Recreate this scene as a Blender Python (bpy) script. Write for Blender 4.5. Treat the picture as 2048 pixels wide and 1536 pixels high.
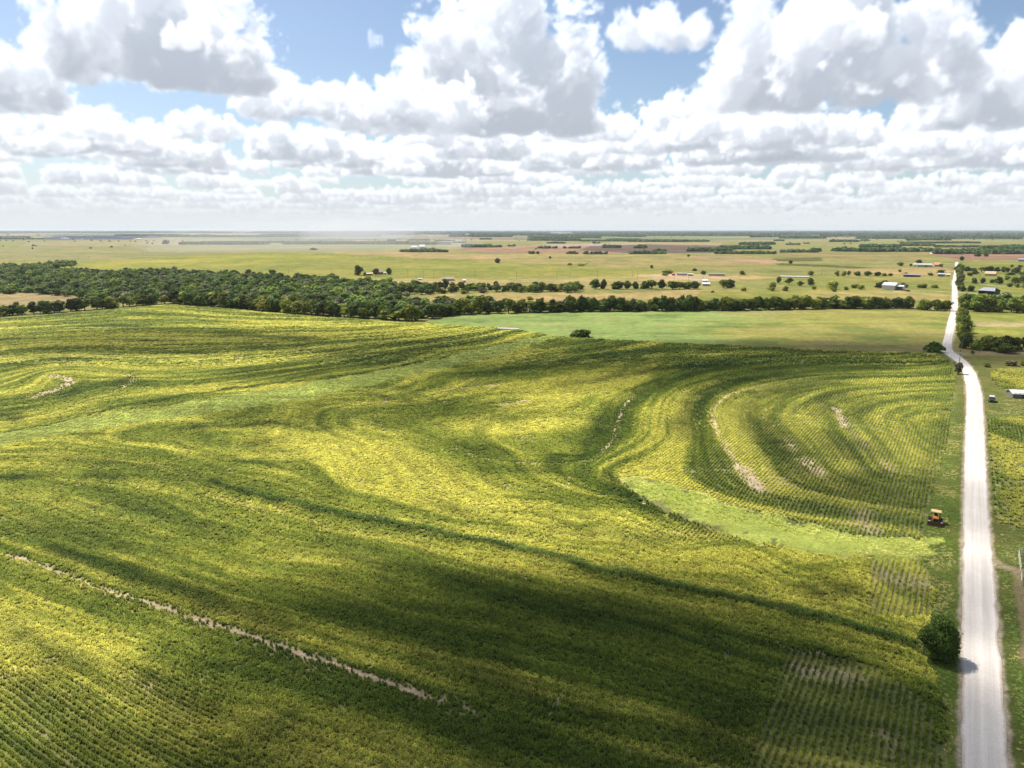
import bpy, math, random, os
import numpy as np
from mathutils import Vector, Matrix

for o in list(bpy.data.objects): bpy.data.objects.remove(o)
scene = bpy.context.scene
COL = scene.collection
R = math.radians

# ------------------------------------------------------------------ camera
HCAM = 65.0; F_PX = 1365.33; PITCH = math.atan(308/F_PX)
cam_data = bpy.data.cameras.new('camera'); cam = bpy.data.objects.new('camera', cam_data); COL.objects.link(cam)
cam_data.sensor_width = 36; cam_data.lens = 24.0; cam_data.clip_start = 1; cam_data.clip_end = 400000
cam.location = (0, 0, HCAM); cam.rotation_euler = (math.pi/2-PITCH, 0, 0)
scene.camera = cam

# ------------------------------------------------------------------ light
SUN_AZ = R(-52); SUN_EL = R(58)        # azimuth clockwise from +Y: sun high, left and a little ahead
SUN_DIR = Vector((math.sin(SUN_AZ)*math.cos(SUN_EL), math.cos(SUN_AZ)*math.cos(SUN_EL), math.sin(SUN_EL)))
sl = bpy.data.lights.new('sun', 'SUN'); sl.energy = 4.6; sl.angle = R(.55); sl.color = (1, .95, .87)
so = bpy.data.objects.new('sun', sl); COL.objects.link(so); so.location = SUN_DIR*200
so.rotation_euler = (-SUN_DIR).to_track_quat('-Z', 'Y').to_euler()
scene.view_settings.view_transform = 'Standard'; scene.view_settings.look = 'None'
scene.view_settings.exposure = 0.7; scene.view_settings.gamma = 1
scene.cycles.use_denoising = True
scene.cycles.max_bounces = 6; scene.cycles.diffuse_bounces = 2; scene.cycles.glossy_bounces = 1
scene.cycles.transmission_bounces = 2; scene.cycles.transparent_max_bounces = 24; scene.cycles.volume_bounces = 0
scene.cycles.caustics_reflective = scene.cycles.caustics_refractive = False
scene.cycles.sample_clamp_indirect = 4
CLOUD_GAIN = .60; SKY_STRENGTH = .082

# ---- cumulus sky: clouds as lumpy volumes in real space, marched once into a panorama for the world ----
AZ0, AZ1, EL0, EL1 = -44.0, 44.0, 0.0, 19.5
CW, CH = 1320, 300
def px_dir(u, v):
    x, y, z = (u-1024), F_PX, -(v-768)
    c, s = math.cos(PITCH), math.sin(PITCH)
    Y = y*c + z*s; Z = -y*s + z*c
    return math.degrees(math.atan2(x, Y)), math.degrees(math.atan2(Z, math.hypot(x, Y)))
def worley_tile(n, cells, rng):
    pts = rng.random((cells, cells, cells, 3)).astype(np.float32)
    g = (np.arange(n, dtype=np.float32)+.5)*cells/n
    X, Y, Z = np.meshgrid(g, g, g, indexing='ij'); ix, iy, iz = X.astype(int), Y.astype(int), Z.astype(int)
    best = np.full((n, n, n), 9, np.float32)
    for a in (-1, 0, 1):
        for b in (-1, 0, 1):
            for c in (-1, 0, 1):
                P = pts[(ix+a) % cells, (iy+b) % cells, (iz+c) % cells]
                d = (ix+a+P[..., 0]-X)**2 + (iy+b+P[..., 1]-Y)**2 + (iz+c+P[..., 2]-Z)**2
                np.minimum(best, d, out=best)
    w = 1-np.sqrt(best)
    return (w-w.mean())/w.std()
def fft_tile(n, beta, rng):
    f = np.fft.rfftn(rng.standard_normal((n, n, n)))
    k = np.sqrt(np.fft.fftfreq(n)[:, None, None]**2+np.fft.fftfreq(n)[None, :, None]**2+np.fft.rfftfreq(n)[None, None, :]**2)*n
    k[0, 0, 0] = 1; f = f/k**beta*(k > .9); f[0, 0, 0] = 0
    v = np.fft.irfftn(f, s=(n, n, n)).astype(np.float32)
    return v/v.std()
def tile_look(T, P, size):
    n = T.shape[0]; q = P*(n/size); i = np.floor(q).astype(np.int32); f = (q-i).astype(np.float32); i %= n; j = (i+1) % n
    f0, f1, f2 = f[:, 0], f[:, 1], f[:, 2]; R = T.ravel()
    ax, bx, ay, by, az, bz = i[:, 0]*n*n, j[:, 0]*n*n, i[:, 1]*n, j[:, 1]*n, i[:, 2], j[:, 2]
    def L(a, b): return R[a+b+az]*(1-f2)+R[a+b+bz]*f2
    return (L(ax, ay)*(1-f1)+L(ax, by)*f1)*(1-f0)+(L(bx, ay)*(1-f1)+L(bx, by)*f1)*f0
def make_sky():
    rng = np.random.default_rng(11)
    WT = worley_tile(64, 8, rng); WT2 = np.minimum(worley_tile(64, 8, rng), 9); FT = fft_tile(64, 2.0, rng)
    sun = np.array([math.sin(SUN_AZ)*math.cos(SUN_EL), math.cos(SUN_AZ)*math.cos(SUN_EL), math.sin(SUN_EL)], np.float32)
    clouds = []   # az centre, range, half width, half depth, base z, height, fluff
    def add(u0, u1, vt, vb, base=1000., thick=.62, dens=1., seed=None):
        azc, elb = px_dir((u0+u1)/2, vb); _, elt = px_dir((u0+u1)/2, vt)
        a0, _ = px_dir(u0, vb); a1, _ = px_dir(u1, vb)
        r = base/math.tan(math.radians(max(elb, .3)))
        hw = r*math.radians(abs(a1-a0))/2; h = r*math.tan(math.radians(elt))-base
        clouds.append([azc, r, hw, hw*thick, base, max(h, hw*.25), dens])
    for a in SKY_CLOUDS: add(*a)
    def cover_rows():
        for vb, vs, w, p in ((285, 12, 130, .52), (318, 10, 110, .6), (345, 9, 85, .66), (368, 7, 66, .74), (388, 6, 54, .8), (404, 5, 52, .9), (417, 4, 44, 1), (428, 3, 38, 1), (437, 2, 32, 1), (444, 2, 28, 1), (450, 1.5, 24, 1)):
            u = -420.
            while u < 2500:
                ww = w*rng.uniform(.6, 1.7); vv = vb+rng.uniform(-vs, vs)
                if rng.random() < p and 0 < u+ww/2+420:
                    add(u, u+ww, vv-ww*rng.uniform(.28, .62), vv, 1000., .8, 1.)
                u += ww*rng.uniform(.55, .95)
    cover_rows()
    clouds.sort(key=lambda c: c[1])
    RGB = np.zeros((CH, CW, 3), np.float32); TR = np.ones((CH, CW), np.float32)
    daz, de = (AZ1-AZ0)/CW, (EL1-EL0)/CH
    for ci, (azc, r, hw, hd, base, h, dens) in enumerate(clouds):
        cr = np.random.default_rng(100+ci)
        # lumps
        nl = 13 if r < 12000 else 7
        a = math.radians(azc); er = np.array([math.sin(a), math.cos(a), 0]); et = np.array([math.cos(a), -math.sin(a), 0])
        C = er*(r+hd*.2)
        Ls = []
        for k in range(nl):
            t = cr.uniform(-.8, .8); d = cr.uniform(-.6, .6)
            env = max(.25, 1-abs(t)**1.6)
            sz = hw*cr.uniform(.2, .4)*(.6+.5*env); top = h*env*cr.uniform(.55, 1.0)
            zc = base+max(0, top-sz)*cr.uniform(.25, 1)
            Ls.append((C+et*t*hw+er*d*hd, sz, min(sz*1.05, h*.6), zc))
        for t in np.linspace(-.75, .75, 4): Ls.append((C+et*t*hw, hw*.36, h*.5, base+h*.12))
        Lc = np.array([[l[0][0], l[0][1], l[3]] for l in Ls], np.float32); Lr = np.array([[l[1], l[2]] for l in Ls], np.float32)
        pad = 1.25; amax = math.degrees(math.atan2(hw*pad, r))
        i0 = max(0, int((azc-amax-AZ0)/daz)); i1 = min(CW, int((azc+amax-AZ0)/daz)+1)
        e0 = math.degrees(math.atan2(base*.97, r+hd*1.2)); e1 = math.degrees(math.atan2(base+h*1.25, max(r-hd*1.1, 500)))
        j0 = max(0, int((e0-EL0)/de)); j1 = min(CH, int((e1-EL0)/de)+1)
        if i1 <= i0 or j1 <= j0: continue
        A = np.radians(AZ0+(np.arange(i0, i1)+.5)*daz); E = np.radians(EL0+(np.arange(j0, j1)+.5)*de)
        A, E = np.meshgrid(A, E); D = np.stack([np.sin(A)*np.cos(E), np.cos(A)*np.cos(E), np.sin(E)], -1).reshape(-1, 3).astype(np.float32)
        idx = np.nonzero(TR[j0:j1, i0:i1].ravel() > .02)[0]
        if len(idx) == 0: continue
        D = D[idx]; n = 34 if r < 9000 else (24 if r < 16000 else 14)
        rr0, rr1 = r-hd*1.15, r+hd*1.35; step = (rr1-rr0)/n
        T = np.ones(len(D), np.float32); S = np.zeros((len(D), 3), np.float32)
        fs = max(.55, min(1.6, hw/900))
        off = cr.uniform(0, 9000, 3).astype(np.float32)
        def macro(P):
            m = np.full(len(P), -9, np.float32)
            for c, s in zip(Lc, Lr):
                q = ((P[:, 0]-c[0])**2+(P[:, 1]-c[1])**2)/s[0]**2+((P[:, 2]-c[2])/s[1])**2
                np.maximum(m, 1-np.sqrt(q), out=m)
            return m
        def density(P, fine=True):
            m = macro(P); out = np.zeros(len(P), np.float32)
            k = np.nonzero((m > -.75) & (P[:, 2] > base*.96))[0]
            if len(k) == 0: return out
            Q = P[k]+off
            Q = Q + (tile_look(FT, Q, 2600.*fs)*60*fs)[:, None]
            nz = .52*tile_look(WT, Q, 2900.*fs)+.32*tile_look(WT2, Q, 1250.*fs)+.25*tile_look(FT, Q, 1500.*fs)
            if fine: nz += .2*tile_look(WT, Q, 520.*fs)+.24*tile_look(FT, Q, 700.*fs)+.07*tile_look(WT2, Q, 230.*fs)
            d = m[k]+.30*nz+.04
            d *= np.clip((P[k, 2]-base*.97+30*tile_look(FT, Q, 900.))/70, 0, 1)
            out[k] = np.clip(d*5.6, 0, 1)
            return out
        sig = .011*dens
        for s in range(n):
            t = rr0+(s+cr.random(len(D)).astype(np.float32))*step
            act = np.nonzero(T > .02)[0]
            if len(act) == 0: break
            P = D[act]*(t[act]/np.cos(np.arcsin(D[act, 2])))[:, None]
            d = density(P); k = np.nonzero(d > .004)[0]
            if len(k) == 0: continue
            Pk = P[k]; tau = np.zeros(len(k), np.float32); prev = 0.
            for sd in (35., 110., 260., 520.):
                tau += density(Pk+sun*(sd*fs), sd < 50)*(sd-prev)*fs*sig; prev = sd
            zf = np.clip((Pk[:, 2]-base)/max(h, 300), 0, 1)
            lit = .70*np.exp(-tau*1.1)+.32*np.exp(-tau*.32)+.14*np.exp(-tau*.08)
            amb = .37+.23*zf
            col = np.stack([1.08*lit+amb*.76, 1.06*lit+amb*.91, 1.04*lit+amb*1.16], -1)
            al = 1-np.exp(-d[k]*sig*step*1.3)
            a = act[k]
            S[a] += (T[a]*al)[:, None]*col; T[a] *= 1-al
        # aerial perspective
        f = math.exp(-(r-3000)/26000.) if r > 3000 else 1.
        hz = np.array([.80, .84, .86], np.float32)
        S = S*f+((1-T)*(1-f))[:, None]*hz
        tr = TR[j0:j1, i0:i1].ravel().copy(); rg = RGB[j0:j1, i0:i1].reshape(-1, 3).copy()
        rg[idx] += tr[idx][:, None]*S; tr[idx] *= T
        TR[j0:j1, i0:i1] = tr.reshape(j1-j0, i1-i0); RGB[j0:j1, i0:i1] = rg.reshape(j1-j0, i1-i0, 3)
    for ax in (0, 1):                          # soften the sampling grain
        RGB = .25*np.roll(RGB, 1, ax)+.5*RGB+.25*np.roll(RGB, -1, ax); TR = .25*np.roll(TR, 1, ax)+.5*TR+.25*np.roll(TR, -1, ax)
    f2 = (.55*np.exp(-(EL0+(np.arange(CH)+.5)*(EL1-EL0)/CH)/4.5))[:, None]; RGB = RGB+(TR*f2)[..., None]*np.array([.60, .80, 1.02], np.float32); TR = TR*(1-f2)
    el = EL0+(np.arange(CH)+.5)*(EL1-EL0)/CH; f = (.95*np.exp(-(el/1.55)**1.25))[:, None]      # thick air low over the plain
    RGB = RGB*(1-f[..., None])+f[..., None]*np.array([.84, .90, .93], np.float32); TR = TR*(1-f)
    return RGB, TR
SKY_CLOUDS = [  # left, right, top, base in photograph pixels of each big cloud (turned into a place in the sky)
    (120, 545, -150, 165, 1000, .62, .95), (-260, 150, 10, 205, 1000, .62, .9), (330, 430, 25, 85), (480, 670, 128, 232), (738, 768, 50, 92),
    (830, 1180, -120, 262, 1000, .5, .8), (660, 960, 110, 258, 1000, .62, .8), (1228, 1410, -25, 82), (1200, 1480, 160, 300, 1000, .62, .8), (1400, 1900, -160, 205, 1000, .5, .7), (1800, 2350, -60, 240, 1000, .6, .7),
    (1560, 1760, -30, 90),
    (40, 330, 195, 300), (340, 480, 205, 275), (-150, 70, 215, 290), (560, 760, 240, 330), (700, 1010, 250, 345), (1030, 1300, 250, 335), (1350, 1700, 200, 320), (1700, 2100, 210, 330), (230, 450, 230, 330),
]
# ------------------------------------------------------------------ world: Nishita sky with the cumulus layer over it
def build_world():
    RGB, TR = make_sky()
    img = bpy.data.images.new('cumulus', CW, CH, alpha=True, float_buffer=True)
    img.colorspace_settings.name = 'Non-Color'; img.alpha_mode = 'CHANNEL_PACKED'
    px = np.ones((CH, CW, 4), np.float32); px[..., :3] = RGB; px[..., 3] = TR
    img.pixels.foreach_set(px.ravel()); img.update()
    w = bpy.data.worlds.new('World'); scene.world = w; w.use_nodes = True
    nt = w.node_tree; nt.nodes.clear(); N = nt.nodes.new; L = nt.links.new
    def M(op, a, b=None, c=None, clamp=False):
        n = N('ShaderNodeMath'); n.operation = op; n.use_clamp = clamp
        for i, x in enumerate((a, b, c)):
            if x is None: continue
            if isinstance(x, (int, float)): n.inputs[i].default_value = x
            else: L(x, n.inputs[i])
        return n.outputs[0]
    tc = N('ShaderNodeTexCoord'); sp = N('ShaderNodeSeparateXYZ'); L(tc.outputs['Generated'], sp.inputs[0])
    x, y, z = sp.outputs
    az = M('MULTIPLY', M('ARCTAN2', x, y), 180/math.pi); el = M('MULTIPLY', M('ARCSINE', z), 180/math.pi)
    u = M('DIVIDE', M('SUBTRACT', az, AZ0), AZ1-AZ0); v = M('DIVIDE', M('SUBTRACT', el, EL0), EL1-EL0)
    cb = N('ShaderNodeCombineXYZ'); L(u, cb.inputs[0]); L(M('MAXIMUM', v, .004), cb.inputs[1])
    it = N('ShaderNodeTexImage'); it.image = img; it.extension = 'EXTEND'; it.interpolation = 'Cubic'; L(cb.outputs[0], it.inputs[0])
    # inside the panorama, with a soft seam
    def ramp(a, lo, hi):
        m = N('ShaderNodeMapRange'); m.interpolation_type = 'SMOOTHSTEP'; L(a, m.inputs[0]); m.inputs[1].default_value = lo; m.inputs[2].default_value = hi; return m.outputs[0]
    inside = M('MULTIPLY', M('MULTIPLY', ramp(u, .0, .02), ramp(u, 1.0, .98)), ramp(v, 1.0, .93))
    # rest of the dome: broken cumulus by noise on the cloud plane
    zz = M('MAXIMUM', z, .03)
    pc = N('ShaderNodeCombineXYZ'); L(M('DIVIDE', x, zz), pc.inputs[0]); L(M('DIVIDE', y, zz), pc.inputs[1])
    nz = N('ShaderNodeTexNoise'); nz.inputs['Scale'].default_value = 1.1; nz.inputs['Detail'].default_value = 7; L(pc.outputs[0], nz.inputs['Vector'])
    cov = ramp(nz.outputs[0], .50, .60)
    nz2 = N('ShaderNodeTexNoise'); nz2.inputs['Scale'].default_value = 2.4; nz2.inputs['Detail'].default_value = 5; L(pc.outputs[0], nz2.inputs['Vector'])
    shade = M('MULTIPLY_ADD', nz2.outputs[0], .7, .42)
    oc = N('ShaderNodeCombineXYZ'); [L(M('MULTIPLY', shade, M('MULTIPLY', cov, k)), oc.inputs[i]) for i, k in enumerate((.97, .98, 1.0))]
    ot = M('SUBTRACT', 1, cov)
    mr = N('ShaderNodeMix'); mr.data_type = 'RGBA'; L(inside, mr.inputs[0]); L(oc.outputs[0], mr.inputs[6]); L(it.outputs[0], mr.inputs[7])
    mt = N('ShaderNodeMix'); L(inside, mt.inputs[0]); L(ot, mt.inputs[2]); L(it.outputs[1], mt.inputs[3])
    sky = N('ShaderNodeTexSky'); sky.sky_type = 'NISHITA'; sky.sun_disc = False; sky.sun_elevation = SUN_EL; sky.sun_rotation = SUN_AZ
    sky.altitude = 250; sky.air_density = 1.0; sky.dust_density = 1.4; sky.ozone_density = 2.0
    sv = N('ShaderNodeVectorMath'); sv.operation = 'SCALE'; L(sky.outputs[0], sv.inputs[0]); L(mt.outputs[0], sv.inputs['Scale'])
    cv = N('ShaderNodeVectorMath'); cv.operation = 'SCALE'; L(mr.outputs[2], cv.inputs[0]); cv.inputs['Scale'].default_value = CLOUD_GAIN/SKY_STRENGTH
    ad = N('ShaderNodeVectorMath'); L(sv.outputs[0], ad.inputs[0]); L(cv.outputs[0], ad.inputs[1])
    bg = N('ShaderNodeBackground'); bg.inputs[1].default_value = SKY_STRENGTH; L(ad.outputs[0], bg.inputs[0])
    out = N('ShaderNodeOutputWorld'); L(bg.outputs[0], out.inputs[0])
    w.cycles.sampling_method = 'MANUAL'; w.cycles.sample_map_resolution = 512
build_world()

# ------------------------------------------------------------------ helpers
def cam_depth(x, y): return y*math.cos(PITCH)+HCAM*math.sin(PITCH)
def at(u, v):                                  # ground point seen at a pixel of the 2048x1536 photograph
    y = -(v-768); c, s = math.cos(PITCH), math.sin(PITCH)
    Y = F_PX*c+y*s; Z = -F_PX*s+y*c; Z = min(Z, -.4)
    t = HCAM/-Z
    return ((u-1024)*t, Y*t)
def ppm(x, y): return F_PX/cam_depth(x, y)     # photograph pixels per metre there
def to_px(x, y):
    zc = y*math.cos(PITCH)+HCAM*math.sin(PITCH); zc = np.maximum(zc, 1.)
    return 1024+x/zc*F_PX, 768-(y*math.sin(PITCH)-HCAM*math.cos(PITCH))/zc*F_PX
def srgb(*c): return np.array([((x/255)/12.92 if x <= 10 else (((x/255)+.055)/1.055)**2.4) for x in c], np.float32)
LIT = 2.6                                     # how bright a flat white sheet renders here
def alb(*c): return np.minimum(srgb(*c)/LIT, .8)
_rs = np.random.RandomState(5); _LAT = _rs.rand(256, 256).astype(np.float32)
def vn(x, y):
    xi = np.floor(x).astype(np.int64); yi = np.floor(y).astype(np.int64); fx = x-xi; fy = y-yi
    fx = fx*fx*(3-2*fx); fy = fy*fy*(3-2*fy); a, b = xi & 255, (xi+1) & 255; c, d = yi & 255, (yi+1) & 255
    return (_LAT[a, c]*(1-fx)+_LAT[b, c]*fx)*(1-fy)+(_LAT[a, d]*(1-fx)+_LAT[b, d]*fx)*fy
def fbm(x, y, o=4, g=.5):
    s = 0; a = 1; t = 0
    for k in range(o): s = s+a*vn(x*2**k+17.3*k, y*2**k+31.7*k); t += a; a *= g
    return s/t
def sstep(a, lo, hi): t = np.clip((a-lo)/(hi-lo), 0, 1); return t*t*(3-2*t)
def inpoly(px, py, poly):
    r = np.zeros(px.shape, bool); n = len(poly)
    xs = [p[0] for p in poly]; ys = [p[1] for p in poly]
    k = np.nonzero((px > min(xs)) & (px < max(xs)) & (py > min(ys)) & (py < max(ys)))[0]
    if len(k) == 0: return r
    X, Y = px[k], py[k]; m = np.zeros(len(k), bool)
    for i in range(n):
        (x0, y0), (x1, y1) = poly[i], poly[(i+1) % n]
        if y0 == y1: continue
        m ^= ((Y < y0) != (Y < y1)) & (X < (x1-x0)*(Y-y0)/(y1-y0)+x0)
    r[k[m]] = True
    return r
def polyline_dist(x, y, pts, wmax):            # distance in metres to a ground line and the position 0..1 along it
    P = np.array([at(*p) for p in pts]); D = np.full(x.shape, 1e9); T = np.zeros(x.shape)
    k = np.nonzero((x > P[:, 0].min()-wmax) & (x < P[:, 0].max()+wmax) & (y > P[:, 1].min()-wmax) & (y < P[:, 1].max()+wmax))[0]
    if len(k) == 0: return k, D[k], T[k]
    X, Y = x[k], y[k]; d = np.full(len(k), 1e9); t = np.zeros(len(k)); n = len(P)-1
    for i in range(n):
        a, b = P[i], P[i+1]; ab = b-a; l = max(ab@ab, 1e-9)
        q = np.clip(((X-a[0])*ab[0]+(Y-a[1])*ab[1])/l, 0, 1)
        dd = np.hypot(X-a[0]-q*ab[0], Y-a[1]-q*ab[1]); m = dd < d
        d[m] = dd[m]; t[m] = (i+q[m])/n
    j = d < wmax
    return k[j], d[j], t[j]

# ------------------------------------------------------------------ contour lines of the field (terraces), value grows uphill
CONT = []
def cl(s, *pts): CONT.extend([(u, v, s) for u, v in pts])
cl(0.2, (0, 1330), (150, 1415), (330, 1530), (-300, 1200))
cl(0.6, (0, 1215), (200, 1300), (450, 1400), (700, 1500))
cl(1.0, (-300, 1010), (0, 1105), (150, 1155), (250, 1190), (400, 1240), (570, 1295), (750, 1355), (960, 1425), (1200, 1490), (1380, 1536))
cl(1.5, (0, 990), (200, 1060), (500, 1140), (800, 1220), (1100, 1290), (1400, 1370), (1600, 1430))
cl(2.0, (0, 912), (150, 915), (300, 935), (400, 960), (580, 1005), (700, 1035), (850, 1060), (1000, 1095), (1150, 1125), (1300, 1165), (1500, 1210), (1650, 1245), (1820, 1290))
cl(2.3, (0, 880), (200, 845), (450, 808), (690, 768), (900, 722), (1110, 670))
cl(2.45, (250, 880), (450, 920), (700, 985), (900, 1030), (1150, 1070), (1350, 1105), (1600, 1150), (1800, 1190))
cl(2.5, (420, 870), (600, 890), (700, 925))
cl(2.62, (900, 985), (1100, 1010), (1240, 1020), (1500, 1070), (1750, 1110))
cl(2.5, (560, 800), (700, 790), (900, 755), (1100, 722))
cl(2.66, (760, 812), (950, 785), (1130, 755), (1280, 730))
cl(2.8, (900, 830), (1050, 815), (1180, 780), (1300, 752))
cl(2.92, (1000, 880), (1120, 870), (1200, 820))
cl(2.75, (720, 840), (850, 874), (960, 915))
cl(3.0, (1100, 927), (1180, 922), (1230, 870), (1245, 815), (1290, 780), (1400, 745), (1600, 722), (1800, 712))
cl(2.7, (1300, 712), (1500, 704))
cl(3.6, (1250, 950), (1330, 930), (1370, 870), (1370, 820), (1420, 775), (1520, 755), (1650, 740), (1850, 735))
cl(4.2, (1520, 980), (1480, 930), (1440, 880), (1425, 825), (1455, 790), (1540, 768), (1640, 755), (1850, 750))
cl(5.0, (1640, 960), (1600, 905), (1560, 860), (1555, 815), (1640, 782), (1800, 768), (1880, 765))
cl(6.0, (1790, 950), (1740, 900), (1700, 860), (1690, 825), (1740, 800), (1870, 790))
cl(2.6, (0, 850), (200, 810), (400, 790), (650, 750), (900, 700), (1060, 668))
cl(3.2, (0, 800), (100, 790), (150, 770), (120, 750), (300, 760), (500, 745), (700, 722), (900, 690), (1020, 665))
cl(4.2, (0, 735), (300, 728), (600, 708), (850, 680), (980, 662))
cl(5.2, (0, 700), (300, 690), (600, 680), (850, 662))
cl(6.2, (0, 665), (300, 655), (600, 655), (800, 650))
cl(7.2, (0, 640), (300, 620), (600, 636))
_c = np.array(CONT, np.float64); _g = np.array([at(u, v) for u, v, _ in CONT])
def _log(x, y): y = np.maximum(y, 30.); return np.stack([x/y*2.0, np.log(y)*1.6], -1)
_cp = _log(_g[:, 0], _g[:, 1])
def _tps(r): return r*r*np.log(r+1e-6)
_K = _tps(np.linalg.norm(_cp[:, None]-_cp[None], axis=-1))+np.eye(len(_cp))*2e-3
_A = np.zeros((len(_cp)+3,)*2); _A[:-3, :-3] = _K; _A[:-3, -3:-1] = _cp; _A[:-3, -1] = 1; _A[-3:-1, :-3] = _cp.T; _A[-1, :-3] = 1
_W = np.linalg.solve(_A, np.r_[_c[:, 2], 0, 0, 0])
def contour(x, y):
    out = np.zeros(len(x)); q = _log(x, y)
    for i in range(0, len(x), 50000):
        Q = q[i:i+50000]; r = np.sqrt(((Q[:, None]-_cp[None])**2).sum(-1))
        out[i:i+50000] = _tps(r)@_W[:-3]+Q@_W[-3:-1]+_W[-1]
    return out

FIELD = [(-1400, 690), (-500, 655), (0, 637), (100, 630), (300, 613), (330, 609), (430, 615), (600, 631), (800, 645), (1000, 656), (1080, 667), (1140, 676), (1200, 680), (1400, 688), (1600, 697), (1800, 704), (1875, 707), (1895, 722), (1910, 760), (1904, 800), (1896, 850), (1884, 900), (1872, 940), (1856, 990), (1842, 1030), (1838, 1078), (1760, 1078), (1640, 1058), (1500, 1018), (1400, 988), (1300, 958), (1240, 952), (1260, 985), (1330, 1022), (1450, 1062), (1600, 1102), (1740, 1118), (1845, 1116), (1856, 1140), (1864, 1180), (1862, 1230), (1846, 1300), (1862, 1345), (1882, 1400), (1893, 1536), (1896, 2300), (-3500, 2300)]
RFIELD = [(1985, 738), (2200, 732), (2700, 730), (2700, 778), (2200, 776), (2000, 778), (1985, 760)]
RFIELD2 = [(1978, 838), (2200, 826), (2700, 826), (3000, 1060), (2200, 1060), (2060, 1062), (1994, 1046), (1987, 1000), (1980, 900)]
GBAND = [(1240, 952), (1300, 958), (1400, 988), (1500, 1018), (1640, 1058), (1760, 1078), (1838, 1078), (1885, 1085), (1895, 1112), (1845, 1116), (1740, 1118), (1600, 1102), (1450, 1062), (1330, 1022), (1260, 985)]
ROAD_L = [(1921, 2300), (1921, 1700), (1922, 1536), (1923, 1300), (1925, 1150), (1927, 1000), (1929, 900), (1931.5, 835), (1933, 796), (1931, 770), (1926, 744), (1915, 725), (1898, 713), (1885, 704), (1882, 698), (1886, 682), (1890.5, 666), (1895, 643), (1901, 624.5), (1903.6, 602.5), (1904.2, 580.5), (1903.8, 566), (1907, 551), (1909.6, 536.6), (1911, 524)]
ROAD_R = [(2085, 2300), (2035, 1700), (2020, 1536), (1999, 1300), (1987.5, 1150), (1975.5, 1000), (1970.5, 900), (1968, 835), (1965, 796), (1960, 770), (1950.5, 744), (1936, 725), (1922, 713), (1909, 704), (1904, 698), (1904.5, 682), (1907.5, 666), (1913, 643), (1916, 624.5), (1916, 602.5), (1915, 580.5), (1912, 566), (1914.5, 551), (1915.6, 536.6), (1916.5, 524)]
ROAD_P = [at(*p) for p in ROAD_L]+[at(*p) for p in ROAD_R[::-1]]
WATERWAY = [(-200, 905), (0, 880), (100, 866), (200, 846), (330, 826), (450, 806), (570, 788), (690, 768), (800, 745), (900, 724), (1000, 698), (1080, 680), (1120, 671)]
T1 = [(-300, 1010), (0, 1105), (60, 1125), (150, 1157), (250, 1192), (400, 1240), (570, 1297), (660, 1327), (750, 1356), (860, 1394), (960, 1425), (1100, 1470), (1300, 1530)]
T2 = [(100, 912), (220, 925), (330, 940), (420, 965), (500, 985), (590, 1012), (700, 1035), (850, 1060), (1000, 1093), (1150, 1127), (1300, 1163), (1500, 1210), (1650, 1245), (1740, 1268), (1820, 1290)]
BARE = [  # line, half width in metres, strength
    (T1[:6], .65, 1.0), (T1[5:10], .6, 1.25), (T1[9:11], .5, .7), (T1[:8], 2.6, .34), (T1[7:11], 1.6, .3),
    ([(1425, 830), (1430, 855), (1442, 880), (1470, 925), (1488, 945)], 1.0, .7), ([(1480, 935), (1500, 958), (1520, 980)], 2.3, 1.),
    ([(1610, 920), (1640, 950)], 2.2, .75), ([(1575, 880), (1590, 900)], 1.2, .6), ([(1672, 815), (1683, 835), (1692, 852)], 1.6, .85), ([(1700, 860), (1735, 893)], 1.1, .45), ([(1765, 925), (1780, 940)], 1.8, .6),
    ([(1425, 822), (1455, 792), (1540, 768), (1640, 753), (1720, 749)], 1.1, .6),
    ([(700, 832), (770, 850), (850, 874), (960, 914)], .9, .5), ([(960, 914), (1030, 924), (1100, 928), (1180, 922)], .9, .75), ([(1180, 922), (1205, 905), (1225, 885), (1234, 850), (1245, 815), (1270, 790)], 1.0, .6),
    ([(60, 797), (95, 787), (120, 779), (143, 767), (128, 758), (105, 753)], 3.2, .95), ([(215, 785), (245, 774), (268, 762), (262, 752), (240, 749)], 1.9, .6),
    ([(905, 777), (945, 773), (1000, 767)], 1.4, .9), ([(1000, 808), (1025, 804), (1052, 798)], 2.0, .9), ([(880, 800), (1000, 808)], .8, .4),
    ([(1040, 872), (1058, 886)], 2.4, .6), ([(1290, 980), (1335, 1000)], 2.6, .5), ([(640, 870), (760, 868)], .8, .0),
    ([(1140, 965), (1110, 975)], 1.2, .5), ([(950, 960), (1060, 975)], 1.0, .45), ([(1160, 945), (1240, 965)], 1.2, .5),
    ([(430, 992), (560, 1020)], 1.0, .35), ([(110, 968), (240, 966)], .9, .4), ([(640, 1046), (800, 1080)], 1.4, .35), ([(800, 1080), (1060, 1150)], 1.5, .3),
    ([(1720, 1020), (1740, 1060)], 2.4, .5), ([(1560, 1290), (1640, 1302)], 1.0, .5), ([(1610, 1340), (1700, 1350)], 2.4, .55), ([(1820, 1285), (1850, 1310)], 1.0, .6),
    ([(1760, 1150), (1850, 1170)], 3.4, .5), ([(1700, 1160), (1690, 1110)], .5, .5), ([(1330, 935), (1460, 940)], 1.0, .45), ([(1430, 940), (1240, 945)], .8, .3),
    ([(230, 1330), (310, 1385)], 1.2, .3), ([(60, 1450), (140, 1520)], .8, .4)]
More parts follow.
